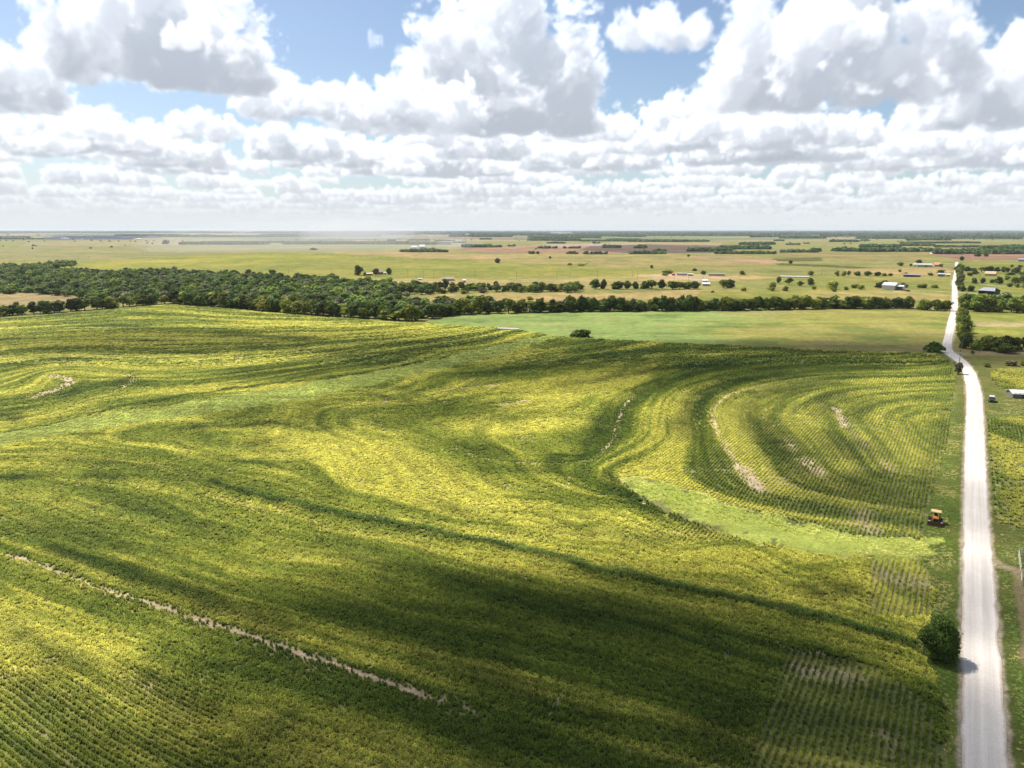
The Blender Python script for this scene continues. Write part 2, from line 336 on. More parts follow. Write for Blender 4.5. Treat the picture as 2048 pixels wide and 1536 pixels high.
DARK = [  # line, half width in metres, strength, height gain
    (T2[3:], 1.5, 1.0, .45), (T2[:5], 3.2, .5, .2),
    ([(1375, 870), (1372, 845), (1392, 808), (1425, 778), (1475, 762), (1540, 755), (1640, 748), (1760, 736)], 7, .95, .35),
    ([(1495, 812), (1520, 845), (1555, 885), (1590, 930), (1640, 975)], 7.5, .95, .35), ([(1660, 865), (1700, 895), (1725, 925)], 7, .9, .35), ([(1755, 945), (1700, 965), (1720, 990)], 6, .8, .3),
    ([(1640, 830), (1655, 800), (1700, 785)], 5, .75, .3), ([(1490, 800), (1540, 782), (1620, 770), (1680, 760)], 5, .85, .3), ([(1760, 800), (1720, 810), (1700, 850)], 4, .5, .2),
    ([(1182, 880), (1205, 850), (1232, 812)], 4.5, .8, .3), ([(1100, 916), (1180, 910)], 1.6, .95, .4), ([(915, 885), (985, 905)], 3, .8, .3), ([(930, 935), (1060, 940), (1170, 955)], 2.4, .6, .3), ([(1210, 950), (1230, 985), (1290, 1010), (1420, 1055), (1620, 1090)], 3, .85, .4),
    ([(940, 752), (1050, 738), (1200, 724), (1400, 712)], 4, .7, .3), ([(1130, 770), (1230, 752), (1330, 735), (1500, 726), (1640, 722)], 5, .75, .3), ([(1240, 800), (1330, 760), (1440, 742), (1560, 738)], 4, .8, .3), ([(1500, 712), (1650, 716), (1780, 722)], 5, .6, .3), ([(1560, 700), (1700, 706), (1860, 712)], 6, .6, .2),
    ([(660, 710), (730, 717)], 5, .9, .3), ([(440, 668), (560, 676), (640, 682)], 8, .8, .2), ([(190, 652), (310, 658)], 10, .6, .1), ([(260, 682), (350, 684)], 5, .9, .2), ([(500, 698), (640, 702), (760, 710), (880, 706)], 5, .6, .2),
    ([(0, 731), (70, 731)], 4, .8, .2), ([(70, 718), (180, 722)], 4, .8, .2), ([(190, 710), (260, 712)], 3, .6, .2), ([(330, 704), (440, 708)], 4, .6, .2), ([(700, 690), (860, 688), (960, 678)], 9, .55, .1),
    ([(96, 842), (180, 830), (270, 810), (450, 778), (560, 765), (700, 752), (830, 728), (930, 712), (1110, 668)], 1.8, .95, .3),
    ([(220, 772), (280, 752), (300, 750)], 3, .8, .3), ([(60, 804), (140, 785), (165, 765)], 3, .6, .3), ([(0, 825), (50, 845)], 4, .7, .3), ([(620, 762), (740, 746)], 3, .7, .3), ([(700, 775), (800, 775), (860, 800)], 4, .55, .3), ([(740, 790), (820, 800)], 4, .7, .3),
    ([(365, 860), (420, 855)], 3.4, .85, .3), ([(440, 852), (560, 850), (640, 858)], 3.4, .8, .3), ([(480, 895), (560, 880)], 3.5, .6, .3), ([(160, 872), (210, 872)], 2.2, .7, .3), ([(0, 955), (70, 955)], 2.4, .9, .3), ([(180, 948), (240, 955)], 2.2, .9, .3),
    ([(400, 912), (470, 920), (560, 940)], 1.8, .55, .3), ([(200, 1000), (330, 1030), (460, 1075)], 3, .55, .2), ([(40, 1040), (140, 1075), (260, 1110)], 3, .6, .2), ([(100, 1100), (250, 1150), (400, 1200), (560, 1260)], 2.6, .9, .4), ([(200, 1190), (330, 1222), (500, 1275), (640, 1320)], .7, .8, .4),
    ([(1000, 1050), (900, 1020), (860, 1000)], 4, .45, .2), ([(1100, 1060), (1250, 1075), (1400, 1080)], 5, .5, .2), ([(660, 1090), (800, 1130), (980, 1185), (1180, 1225), (1400, 1270), (1560, 1310)], 5.5, .75, .3), ([(640, 1180), (760, 1230), (960, 1300)], 4, .45, .3), ([(760, 1290), (900, 1330), (1050, 1400), (1180, 1440)], 4, .55, .3),
    ([(240, 1355), (340, 1390), (430, 1440)], 4, .75, .3), ([(500, 1445), (580, 1490)], 5, .6, .3), ([(0, 1240), (110, 1320), (200, 1340)], 2.5, .7, .2), ([(420, 1510), (560, 1536)], 5, .5, .3), ([(1480, 1400), (1440, 1480), (1420, 1536)], 6, .75, .4), ([(1600, 1180), (1650, 1200)], 3, .8, .4), ([(1660, 1175), (1720, 1200)], 4, .8, .4),
    ([(1600, 1305), (1640, 1310), (1700, 1322)], 2.4, .8, .4), ([(1600, 950), (1700, 985), (1800, 990), (1838, 1000)], 6, .55, .3), ([(1830, 1020), (1850, 960), (1880, 880), (1895, 800)], 2.6, .4, .2), ([(0, 1350), (100, 1400), (220, 1480)], 3, .5, .3)]
RIPE = [  # u, v, radius u, radius v, gain
    (930, 985, 190, 45, .5), (700, 900, 200, 50, .35), (960, 850, 110, 22, .4), (1100, 830, 200, 35, .2), (1320, 850, 90, 60, .35), (1480, 850, 70, 60, .4), (1600, 850, 60, 50, .35), (1560, 960, 90, 40, .35), (1700, 930, 40, 60, .3), (200, 680, 420, 40, .25), (700, 660, 300, 16, .4), (520, 775, 180, 14, .45), (150, 835, 160, 20, .2),
    (60, 1190, 120, 60, .55), (250, 1270, 180, 50, .35), (30, 1330, 100, 50, .35), (500, 1150, 250, 40, .1), (1150, 1070, 250, 30, .3), (1450, 1120, 350, 22, .35), (1580, 1210, 200, 20, .2), (1150, 1280, 350, 60, -.15), (1250, 1450, 350, 80, -.2), (900, 1250, 300, 40, -.1), (1750, 1350, 120, 20, .3), (1050, 740, 380, 22, -.15), (1550, 705, 300, 14, -.2), (1800, 760, 90, 30, .25), (40, 800, 140, 20, .1), (350, 720, 350, 16, .2)]
C_GREEN = np.array([.110, .160, .024], np.float32); C_DARK = np.array([.038, .074, .016], np.float32)
C_MID = np.array([.245, .295, .044], np.float32); C_YEL = np.array([.60, .575, .110], np.float32); C_SOIL = np.array([.40, .31, .20], np.float32)
def lerp(a, b, t): t = np.clip(t, 0, 1)[:, None]; return a*(1-t)+b*t
def field_paint(x, y):                         # crop of the big field: plant colour, height factor, bareness
    u, v = to_px(x, y); s = contour(x, y)
    wob = fbm(x/45., y/45., 3)-.5
    st = fbm(s*3.6+wob*.9, x/110.+y/300., 4, .6)-.5
    st3 = fbm(s*44+wob*3, x/16.+y/45., 3, .6)-.5
    st2 = fbm(s*13+wob*1.6, x/55.+y/160., 3, .6)-.5
    pt = fbm(x/9., y/9., 4, .65)-.5
    ripe = .50+st*1.4+st2*(.75+.7*sstep(y, 180, 330))+pt*.25+st3*.55
    for a, b, ru, rv, g in RIPE: ripe = ripe+g*np.exp(-((u-a)/ru)**2-((v-b)/rv)**2)
    dk = np.zeros(len(x)); hg = np.ones(len(x)); bare = np.zeros(len(x))
    jj = np.where(y < 190, 3., 7.); jx = x+(fbm(x/6.+9, y/6., 3)-.5)*jj; jy = y+(fbm(x/6., y/6.+50, 3)-.5)*jj
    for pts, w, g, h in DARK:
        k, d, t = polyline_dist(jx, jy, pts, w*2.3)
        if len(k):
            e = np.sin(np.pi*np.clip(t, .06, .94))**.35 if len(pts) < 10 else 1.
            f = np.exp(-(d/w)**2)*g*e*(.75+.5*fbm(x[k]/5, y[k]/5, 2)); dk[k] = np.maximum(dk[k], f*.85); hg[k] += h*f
    bx = x+(fbm(x/3.+9, y/3., 3)-.5)*1.1; by = y+(fbm(x/3., y/3.+50, 3)-.5)*1.1
    for pts, w, g in BARE:
        k, d, t = polyline_dist(bx, by, pts, w*2.5)
        if len(k): bare[k] = np.maximum(bare[k], g*np.exp(-(d/w)**3)*(.6+.8*fbm(x[k]/2.5, y[k]/2.5, 3)))
    col = lerp(lerp(C_GREEN, C_MID, sstep(ripe, .1, .5)), C_YEL, sstep(ripe, .42, .95))
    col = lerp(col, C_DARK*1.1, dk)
    k, d, t = polyline_dist(jx, jy-1.2, T2[4:], 2.5); col[k] = lerp(col[k], np.array([.12, .21, .05])*np.ones((len(k), 3)), .75*np.exp(-(d/1.1)**2))
    bare = np.maximum(bare, .4*sstep(fbm(x/7.+40, y/7., 4, .6), .70, .80))
    # sparse row ends in the two lower right blocks
    return col, hg*(1-.25*sstep(ripe, .5, 1.1)), np.clip(bare, 0, 1), s
def waterway(x, y):
    k, d, t = polyline_dist(x+(fbm(x/12, y/12, 3)-.5)*10, y+(fbm(x/12+30, y/12, 3)-.5)*10, WATERWAY, 40)
    m = np.zeros(len(x)); w = 5.5+6*np.sin(np.pi*np.clip(t, 0, 1)); m[k] = 1-sstep(d+(fbm(x[k]/5, y[k]/5, 3)-.5)*9, w*.6, w*1.35)
    return m
PAINT = [  # polygons of the far country in photograph pixels, colour as sunlit there
    ([(-900, 462), (3000, 462), (3000, 500), (-900, 500)], (168, 172, 125)),
    ([(-900, 480), (2100, 480), (3000, 760), (-900, 760)], (172, 172, 96)),
    ([(-900, 496), (330, 494), (700, 497), (930, 507), (1000, 510), (900, 520), (-900, 525)], (176, 172, 108)),
    ([(60, 484), (330, 482), (480, 488), (300, 492), (40, 492)], (192, 178, 128)),
    ([(-900, 535), (0, 522), (160, 522), (520, 503), (700, 507), (880, 517), (1024, 524), (1260, 537), (1400, 541), (1270, 550), (1100, 556), (800, 558), (500, 556), (200, 545), (-900, 560)], (172, 174, 78)),
    ([(100, 534), (400, 515), (560, 506), (700, 512), (500, 530), (200, 545)], (184, 184, 76)),
    ([(640, 503), (900, 503), (1024, 512), (1050, 523), (900, 519), (700, 508)], (196, 178, 112)),
    ([(1024, 507), (1260, 507), (1500, 512), (1540, 535), (1400, 540), (1260, 535), (1024, 525)], (188, 176, 104)),
    ([(890, 496), (1040, 492), (1270, 488), (1290, 496), (1270, 506), (1100, 506), (980, 506)], (192, 154, 118)),
    ([(1080, 488), (1300, 486), (1300, 489), (1120, 493)], (208, 190, 160)),
    ([(1180, 492), (1320, 488), (1480, 490), (1470, 505), (1280, 508), (1160, 500)], (132, 112, 92)),
    ([(1210, 484), (1450, 486), (1440, 491), (1240, 488)], (200, 182, 128)),
    ([(1380, 512), (1536, 516), (1575, 522), (1536, 530), (1400, 522)], (198, 172, 122)),
    ([(1536, 506), (1860, 505), (1850, 522), (1560, 520)], (176, 164, 98)),
    ([(1540, 518), (1640, 515), (1650, 522), (1560, 523)], (120, 120, 62)),  # this patch and the next are darker olive ground
    ([(1560, 526), (1700, 532), (1750, 536), (1700, 537), (1550, 530)], (118, 122, 58)),
    ([(1690, 538), (1905, 534), (1905, 550), (1700, 550)], (202, 180, 114)),
    ([(1550, 553), (1905, 555), (1905, 566), (1560, 570)], (178, 176, 88)),
    ([(1865, 505), (2400, 510), (2400, 524), (2048, 520), (1920, 521), (1860, 510)], (180, 144, 112)),
    ([(1918, 522), (2400, 524), (2400, 760), (1918, 760)], (160, 166, 78)),
    ([(700, 558), (900, 556), (1270, 553), (1500, 550), (1560, 556), (1400, 564), (1100, 572), (880, 574), (760, 566)], (206, 188, 116)),
    ([(1270, 551), (1360, 545), (1400, 549), (1480, 552), (1450, 560), (1330, 560)], (214, 194, 140)),
    ([(760, 602), (870, 588), (1000, 585), (1200, 588), (1400, 578), (1480, 582), (1400, 596), (1200, 598), (1020, 616), (860, 612)], (204, 184, 116)),
    ([(-400, 600), (0, 586), (130, 588), (200, 596), (150, 604), (60, 612), (0, 618), (-400, 630)], (206, 182, 128)),
    ([(1400, 582), (1904, 570), (1903, 612), (1620, 612), (1400, 606)], (174, 172, 84)),
    ([(1600, 586), (1740, 580), (1900, 588), (1880, 600), (1620, 602)], (194, 182, 108)),
    ([(845, 646), (900, 634), (1020, 627), (1500, 618), (1904, 622), (1896, 640), (1884, 700), (1800, 702), (1500, 692), (1200, 679), (1080, 667), (1000, 655)], (172, 180, 92)),
    ([(845, 646), (900, 634), (1020, 627), (1490, 618), (1470, 640), (1500, 660), (1440, 688), (1200, 679), (1080, 667), (1000, 655)], (172, 186, 100)),
    ([(1500, 620), (1904, 622), (1896, 640), (1890, 662), (1440, 668), (1480, 640)], (186, 186, 84)),
    ([(1560, 684), (1884, 690), (1884, 703), (1600, 698)], (184, 176, 104)),
    ([(1925, 628), (2500, 628), (2500, 694), (1925, 694)], (182, 188, 88)),
    ([(1940, 640), (2100, 645), (2500, 650), (2500, 660), (1950, 654)], (210, 196, 134)),
    ([(1905, 700), (2500, 698), (2500, 712), (1960, 712), (1910, 704)], (176, 164, 104)),
    ([(1842, 703), (1884, 703), (1930, 760), (1932, 1000), (1922, 1500), (1921, 2300), (1890, 2300), (1893, 1500), (1846, 1300), (1838, 1100), (1872, 940), (1904, 800), (1895, 722)], (138, 152, 66)),
    ([(1904, 712), (2700, 712), (3500, 2300), (2000, 2300)], (136, 142, 72)),
]
def gband(x, y):
    return inpoly(x+(fbm(x/4, y/4, 3)-.5)*11, y+(fbm(x/4+9, y/4, 3)-.5)*10, [at(*p) for p in GBAND])
def ground_paint(x, y):
    n = len(x); col = np.tile(alb(165, 166, 105), (n, 1)); u, v = to_px(x, y); u = np.where(y < 5, -9999, u)
    jit = np.minimum(6, y*.004); ju = fbm(x/30, y/30, 3)-.5
    xx, yy = x+ju*jit*4, y+(fbm(x/30+77, y/30, 3)-.5)*jit*6
    for poly, c in PAINT:
        m = inpoly(xx, yy, [at(*p) for p in poly]); col[m] = alb(*c)
    # patchwork of farms toward the horizon
    far = (y > 4200)
    if far.any():
        k = np.nonzero(far)[0]; X, Y = x[k]*.84+y[k]*.55, -x[k]*.55+y[k]*.84
        cx, cy = np.floor(X/1100+.3*np.floor(Y/1500)), np.floor(Y/1500)
        h = _LAT[(cx.astype(int)*7+3) & 255, (cy.astype(int)*13+5) & 255]
        pal = np.array([alb(178, 176, 118), alb(150, 160, 100), alb(196, 182, 134), alb(130, 145, 92), alb(170, 150, 118), alb(160, 166, 104)])
        col[k] = pal[(h*5.99).astype(int)]
    # tone and streak variation of the grass and stubble
    a = fbm(x/60., y/95., 5, .6)-.5; b = fbm(x/11., y/17., 4, .6)-.5; c = fbm(x/240.+y/500., y/60.-x/300., 4, .6)-.5
    k = (1+(a*.55+b*.5+c*.55)*np.where(y > 3000, .6, 1))[:, None]
    col = col*k
    ripe = np.clip(.5+(a+b)*1.6, 0, 1)[:, None]
    col = col*(np.array([.88, 1.02, .85])*(1-ripe)+np.array([1.12, .98, 1.08])*ripe)
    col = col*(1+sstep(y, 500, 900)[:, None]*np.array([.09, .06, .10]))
    # dirt shoulder of the road
    k, d, t = polyline_dist(x, y, [((l[0]+r[0])/2, (l[1]+r[1])/2) for l, r in zip(ROAD_L, ROAD_R)], 12)
    if len(k):
        f = 1-sstep(d+(fbm(x[k]/1.2, y[k]/1.2, 3)-.5)*1., 2.7, 3.35); col[k] = lerp(col[k], np.array([.34, .28, .20]), f*.85)
    mm = inpoly(x, y, [at(*p) for p in PALE]); k = np.nonzero(mm)[0]      # the pale field: mown green fading into yellow, in swaths
    e = u[k]-1490+(fbm(x[k]/40, y[k]/40, 4)-.5)*420; c = lerp(alb(180, 202, 112)*np.ones((len(k), 3)), alb(198, 192, 100), sstep(e, -110, 110))
    sw = fbm(x[k]/130+y[k]/900, y[k]/7., 4, .6)-.5; blot = fbm(x[k]/38, y[k]/24, 4, .6)
    c = c*(1+sw*.5)[:, None]; c = lerp(c, alb(214, 200, 130), .55*sstep(blot, .56, .70)); c = lerp(c, alb(112, 150, 70), .5*sstep(1-blot, .58, .70))
    keepc = u[k]+v[k]*0 < 1e9; col[k[keepc]] = c[keepc]
    for pts, w, cc, g in TRACKS:
        k, d, t = polyline_dist(x+(fbm(x/5, y/5, 2)-.5)*1.5, y, pts, w*2.5)
        if len(k): col[k] = lerp(col[k], alb(*cc), g*(1-sstep(d, w*.7, w*1.3)))
    m = gband(x, y); col[m] = np.array([.22, .25, .05])*(.8+.5*fbm(x[m]/6, y[m]/6, 3))[:, None]
    return col
PALE = [(845, 646), (900, 634), (1020, 627), (1500, 618), (1904, 622), (1896, 640), (1890, 664), (1884, 690), (1560, 690), (1440, 688), (1200, 679), (1080, 667), (1000, 655)]
TRACKS = [
    ([(1984, 1118), (2000, 1132), (2040, 1142), (2100, 1150)], 1.3, (225, 205, 165), .85),
    ([(2040, 1142), (2047, 1180), (2060, 1260), (2075, 1400)], 1.4, (190, 165, 130), .7),
    ([(1906, 703), (1925, 708), (1960, 707), (2100, 706)], 2.2, (214, 205, 170), .7),
    ([(1700, 698), (1850, 703), (1884, 703)], 2.5, (200, 180, 120), .6),
    ([(1906, 584), (1850, 582), (1815, 581), (1790, 583)], 3.0, (235, 225, 190), .9),
    ([(1915, 584), (1940, 586), (1962, 588)], 3, (235, 225, 190), .9),
    ([(1907, 554), (1850, 555), (1780, 555)], 2.5, (205, 195, 130), .6),
    ([(1911, 531), (1880, 531), (1850, 533)], 4, (215, 205, 150), .7),
    ([(1968, 569), (1985, 571), (2008, 572)], 4, (235, 228, 190), .9),
    ([(1968, 599), (2000, 601), (1928, 597)], 3, (220, 205, 150), .6),
    ([(700, 559), (800, 561), (1000, 563), (1270, 558)], 5, (214, 190, 130), .6),
    ([(1360, 558), (1400, 553), (1420, 551)], 5, (235, 215, 165), .7),
    ([(1555, 556), (1610, 556), (1640, 557)], 3, (215, 205, 170), .5),
    ([(0, 524), (100, 523), (200, 517), (330, 512), (512, 504)], 5, (205, 195, 135), .6),
    ([(870, 496), (1024, 494), (1050, 492)], 9, (225, 200, 170), .6),
    ([(1024, 497), (1080, 490), (1110, 489)], 9, (225, 210, 190), .6),
    ([(2048, 521), (1950, 521), (1918, 521)], 5, (225, 190, 150), .7),
    ([(625, 509), (700, 512), (850, 519), (880, 520)], 3, (98, 106, 44), .8), ([(1024, 526), (1100, 535), (1200, 543)], 3, (110, 118, 50), .6), ([(1160, 539), (1260, 541)], 2.5, (110, 118, 50), .6),
    ([(1110, 515), (1160, 518), (1180, 523), (1168, 530), (1140, 535)], 2.5, (112, 122, 52), .7), ([(1560, 526), (1640, 531), (1700, 534), (1800, 538)], 3.5, (105, 110, 52), .8), ([(1350, 513), (1420, 510), (1520, 510)], 5, (120, 118, 62), .5)]

# ------------------------------------------------------------------ terrain height
def zt(x, y):
    x = np.asarray(x, float); y = np.asarray(y, float); d = np.hypot(x, y)
    far = sstep(d, 2200, 9000)*(16*(fbm(x/2600+3, y/2600, 3)-.45)+7*(fbm(x/900, y/900+9, 2)-.5))
    return far
def zf(x, y):                                  # field relief: terrace berms, only inside the big field
    u, v = to_px(x, y); s = contour(x, y)
    edge = sstep(y, 60, 90)*(1-sstep(y, 430, 520))
    z = .9*np.sin(s*2*math.pi)*.5*edge
    k, d, t = polyline_dist(x, y, [((l[0]+r[0])/2, (l[1]+r[1])/2) for l, r in zip(ROAD_L, ROAD_R)], 40)
    m = np.ones(len(x)); m[k] = sstep(d, 14, 38)
    m = m*(u < 1900)
    return z*m
def tag(o, label=None, cat=None, group=None, kind=None):
    if label: o['label'] = label
    if cat: o['category'] = cat
    if group: o['group'] = group
    if kind: o['kind'] = kind
    return o
def mesh(name, V, Fc, mats=(), attrs=None, smooth=False):
    me = bpy.data.meshes.new(name); V = np.asarray(V, np.float32)
    if isinstance(Fc, np.ndarray):
        me.vertices.add(len(V)); me.vertices.foreach_set('co', V.ravel()); n, k = Fc.shape if len(Fc) else (0, 4)
        me.loops.add(n*k); me.polygons.add(n)
        if n:
            me.loops.foreach_set('vertex_index', Fc.astype(np.int32).ravel()); me.polygons.foreach_set('loop_start', np.arange(0, n*k, k, dtype=np.int32)); me.polygons.foreach_set('loop_total', np.full(n, k, np.int32))
        me.update(calc_edges=True)
    else: me.from_pydata([tuple(map(float, v)) for v in V], [], Fc); me.update()
    for m in mats: me.materials.append(m)
    if attrs:
        for an, (ty, dom, data) in attrs.items():
            a = me.attributes.new(an, ty, dom); data = np.asarray(data)
            if ty == 'FLOAT_COLOR': d = np.ones((len(data), 4), np.float32); d[:, :data.shape[1]] = data; a.data.foreach_set('color', d.ravel())
            elif ty == 'FLOAT_VECTOR': a.data.foreach_set('vector', data.astype(np.float32).ravel())
            elif ty == 'INT': a.data.foreach_set('value', data.astype(np.int32))
            elif ty == 'BOOLEAN': a.data.foreach_set('value', data.astype(bool))
            else: a.data.foreach_set('value', data.astype(np.float32))
    if smooth and len(me.polygons): me.polygons.foreach_set('use_smooth', np.ones(len(me.polygons), bool))
    return me
def link(name, me, parent=None, loc=None):
    o = bpy.data.objects.new(name, me); COL.objects.link(o)
    if parent: o.parent = parent
    if loc is not None: o.location = loc
    return o

# ------------------------------------------------------------------ materials
class NT:
    def __init__(s, name):
        s.m = bpy.data.materials.new(name); s.m.use_nodes = True; s.t = s.m.node_tree; s.t.nodes.clear()
        s.out = s.t.nodes.new('ShaderNodeOutputMaterial')
    def n(s, ty, **kw):
        nd = s.t.nodes.new('ShaderNode'+ty)
        for k, v in kw.items():
            if k in nd.inputs: nd.inputs[k].default_value = v
            else: setattr(nd, k, v)
        return nd
    def l(s, a, b): s.t.links.new(a, b)
    def noise(s, scale, detail=4, rough=.6, vec=None):
        nd = s.n('TexNoise', Scale=scale, Detail=detail, Roughness=rough)
        if vec is not None: s.l(vec, nd.inputs['Vector'])
        return nd.outputs[0]
    def rng(s, a, lo, hi, to0, to1):
        m = s.n('MapRange'); s.l(a, m.inputs[0])
        for i, x in enumerate((lo, hi, to0, to1)): m.inputs[i+1].default_value = x
        return m.outputs[0]
    def math(s, op, a, b):
        m = s.n('Math', operation=op)
        for i, x in enumerate((a, b)):
            if isinstance(x, (int, float)): m.inputs[i].default_value = x
            else: s.l(x, m.inputs[i])
        return m.outputs[0]
    def scale(s, col, f):
        m = s.n('VectorMath', operation='SCALE'); s.l(col, m.inputs[0])
        if isinstance(f, (int, float)): m.inputs['Scale'].default_value = f
        else: s.l(f, m.inputs['Scale'])
        return m.outputs[0]
    def mix(s, f, a, b):
        m = s.n('Mix', data_type='RGBA')
        for i, x in ((0, f), (6, a), (7, b)):
            if isinstance(x, (int, float)): m.inputs[i].default_value = x
            elif isinstance(x, tuple): m.inputs[i].default_value = (*x, 1)
            else: s.l(x, m.inputs[i])
        return m.outputs[2]
    def bsdf(s, col, rough=.9, bump=None, bs=.5, bd=.1, spec=.2, metal=0):
        p = s.n('BsdfPrincipled'); p.inputs['Roughness'].default_value = rough; p.inputs['Specular IOR Level'].default_value = spec; p.inputs['Metallic'].default_value = metal
        if isinstance(col, tuple): p.inputs['Base Color'].default_value = (*col, 1)
        else: s.l(col, p.inputs['Base Color'])
        if bump is not None:
            b = s.n('Bump', Strength=bs, Distance=bd); s.l(bump, b.inputs['Height']); s.l(b.outputs[0], p.inputs['Normal'])
        s.l(p.outputs[0], s.out.inputs[0]); return p
def pos(t): return t.n('NewGeometry').outputs['Position']
def mat_ground():
    t = NT('ground_cover'); a = t.n('Attribute', attribute_name='tint'); p = pos(t)
    f = t.rng(t.noise(1.7, 6, .75, p), .3, .7, .55, 1.45); g = t.rng(t.noise(.23, 5, .7, p), .3, .7, .72, 1.28)
    g2 = t.rng(t.noise(.035, 5, .7, p), .3, .7, .8, 1.2)
    c = t.scale(a.outputs['Color'], t.math('MULTIPLY', t.math('MULTIPLY', f, g), g2))
    t.bsdf(c, .95, t.noise(1.3, 6, .75, p), .8, .5, .1); return t.m
def mat_road():
    t = NT('pale_gravel'); a = t.n('Attribute', attribute_name='across'); p = pos(t)
    tr = t.n('Math', operation='SINE'); t.l(t.math('MULTIPLY', a.outputs['Fac'], 6.2832*2.5), tr.inputs[0])
    g = t.rng(t.noise(4, 6, .75, p), .3, .7, .86, 1.1); g2 = t.rng(t.noise(.12, 4, .6, p), .3, .7, .93, 1.06)
    m0 = t.n('Mapping'); m0.inputs['Rotation'].default_value = (0, 0, R(33.4)); t.l(p, m0.inputs[0]); mp = t.n('Mapping'); mp.inputs['Scale'].default_value = (1.6, .02, 1); t.l(m0.outputs[0], mp.inputs[0])
    st = t.rng(t.noise(1., 5, .7, mp.outputs[0]), .3, .7, .86, 1.12)
    k = t.math('MULTIPLY', t.math('MULTIPLY', t.math('MULTIPLY', g, g2), st), t.rng(tr.outputs[0], -1, 1, .94, 1.03))
    edge = t.rng(t.math('ADD', t.math('ABSOLUTE', t.math('SUBTRACT', a.outputs['Fac'], .5), 0), t.math('MULTIPLY', t.noise(1.1, 5, .7, p), .16)), .50, .55, 0, 1)
    c = t.scale(t.mix(edge, (.53, .485, .435), (.42, .355, .30)), k)
    t.bsdf(c, .95, t.noise(5, 5, .7, p), .4, .1, .1); return t.m
def mat_plant(name, inst=True, rough=.7, trans=.3, rnd=0.):
    t = NT(name); s = t.n('Attribute', attribute_name='shade')
    a = t.n('Attribute', attribute_name='tint', attribute_type='INSTANCER' if inst else 'GEOMETRY')
    v = t.n('VectorMath', operation='MULTIPLY'); t.l(a.outputs['Color'], v.inputs[0]); t.l(s.outputs['Color'], v.inputs[1])
    p = t.bsdf(v.outputs[0], rough, spec=.15)
    tl = t.n('BsdfTranslucent'); t.l(v.outputs[0], tl.inputs[0]); mx = t.n('MixShader'); mx.inputs[0].default_value = trans
    t.l(p.outputs[0], mx.inputs[1]); t.l(tl.outputs[0], mx.inputs[2]); t.l(mx.outputs[0], t.out.inputs[0]); return t.m
def mat_leaf(name, col, var=.35):
    t = NT(name); s = t.n('Attribute', attribute_name='shade'); oi = t.n('ObjectInfo')
    c = t.scale(s.outputs['Color'], t.rng(oi.outputs['Random'], 0, 1, 1-var, 1+var))
    h = t.n('HueSaturation'); t.l(t.rng(t.math('FRACT', t.math('MULTIPLY', oi.outputs['Random'], 7.3), 0), 0, 1, .472, .512), h.inputs['Hue'])
    v = t.n('VectorMath', operation='MULTIPLY'); t.l(c, v.inputs[0]); v.inputs[1].default_value = col; t.l(v.outputs[0], h.inputs['Color'])
    p = t.bsdf(h.outputs[0], .7, spec=.15)
    tl = t.n('BsdfTranslucent'); t.l(h.outputs[0], tl.inputs[0]); mx = t.n('MixShader'); mx.inputs[0].default_value = .25
    t.l(p.outputs[0], mx.inputs[1]); t.l(tl.outputs[0], mx.inputs[2]); t.l(mx.outputs[0], t.out.inputs[0]); return t.m
_mc = {}
def paint(name, col, rough=.7, metal=0., nscale=3., amt=.2, spec=.3):
    if name in _mc: return _mc[name]
    t = NT(name); p = t.n('TexCoord').outputs['Object']
    c = t.scale(t.mix(0., col, col), t.rng(t.noise(nscale, 5, .65, p), .3, .7, 1-amt, 1+amt)); t.bsdf(c, rough, spec=spec, metal=metal)
    _mc[name] = t.m; return t.m
def corrugated(name, col, pitch=.35):
    if name in _mc: return _mc[name]
    t = NT(name); p = t.n('TexCoord').outputs['Object']; w = t.n('TexWave', Scale=1/pitch/2); t.l(p, w.inputs['Vector'])
    c = t.scale(t.mix(0., col, col), t.math('MULTIPLY', t.rng(t.noise(.6, 5, .7, p), .3, .7, .82, 1.15), t.rng(w.outputs['Fac'], 0, 1, .9, 1.06)))
    t.bsdf(c, .45, w.outputs['Fac'], .5, .05, .5); _mc[name] = t.m; return t.m

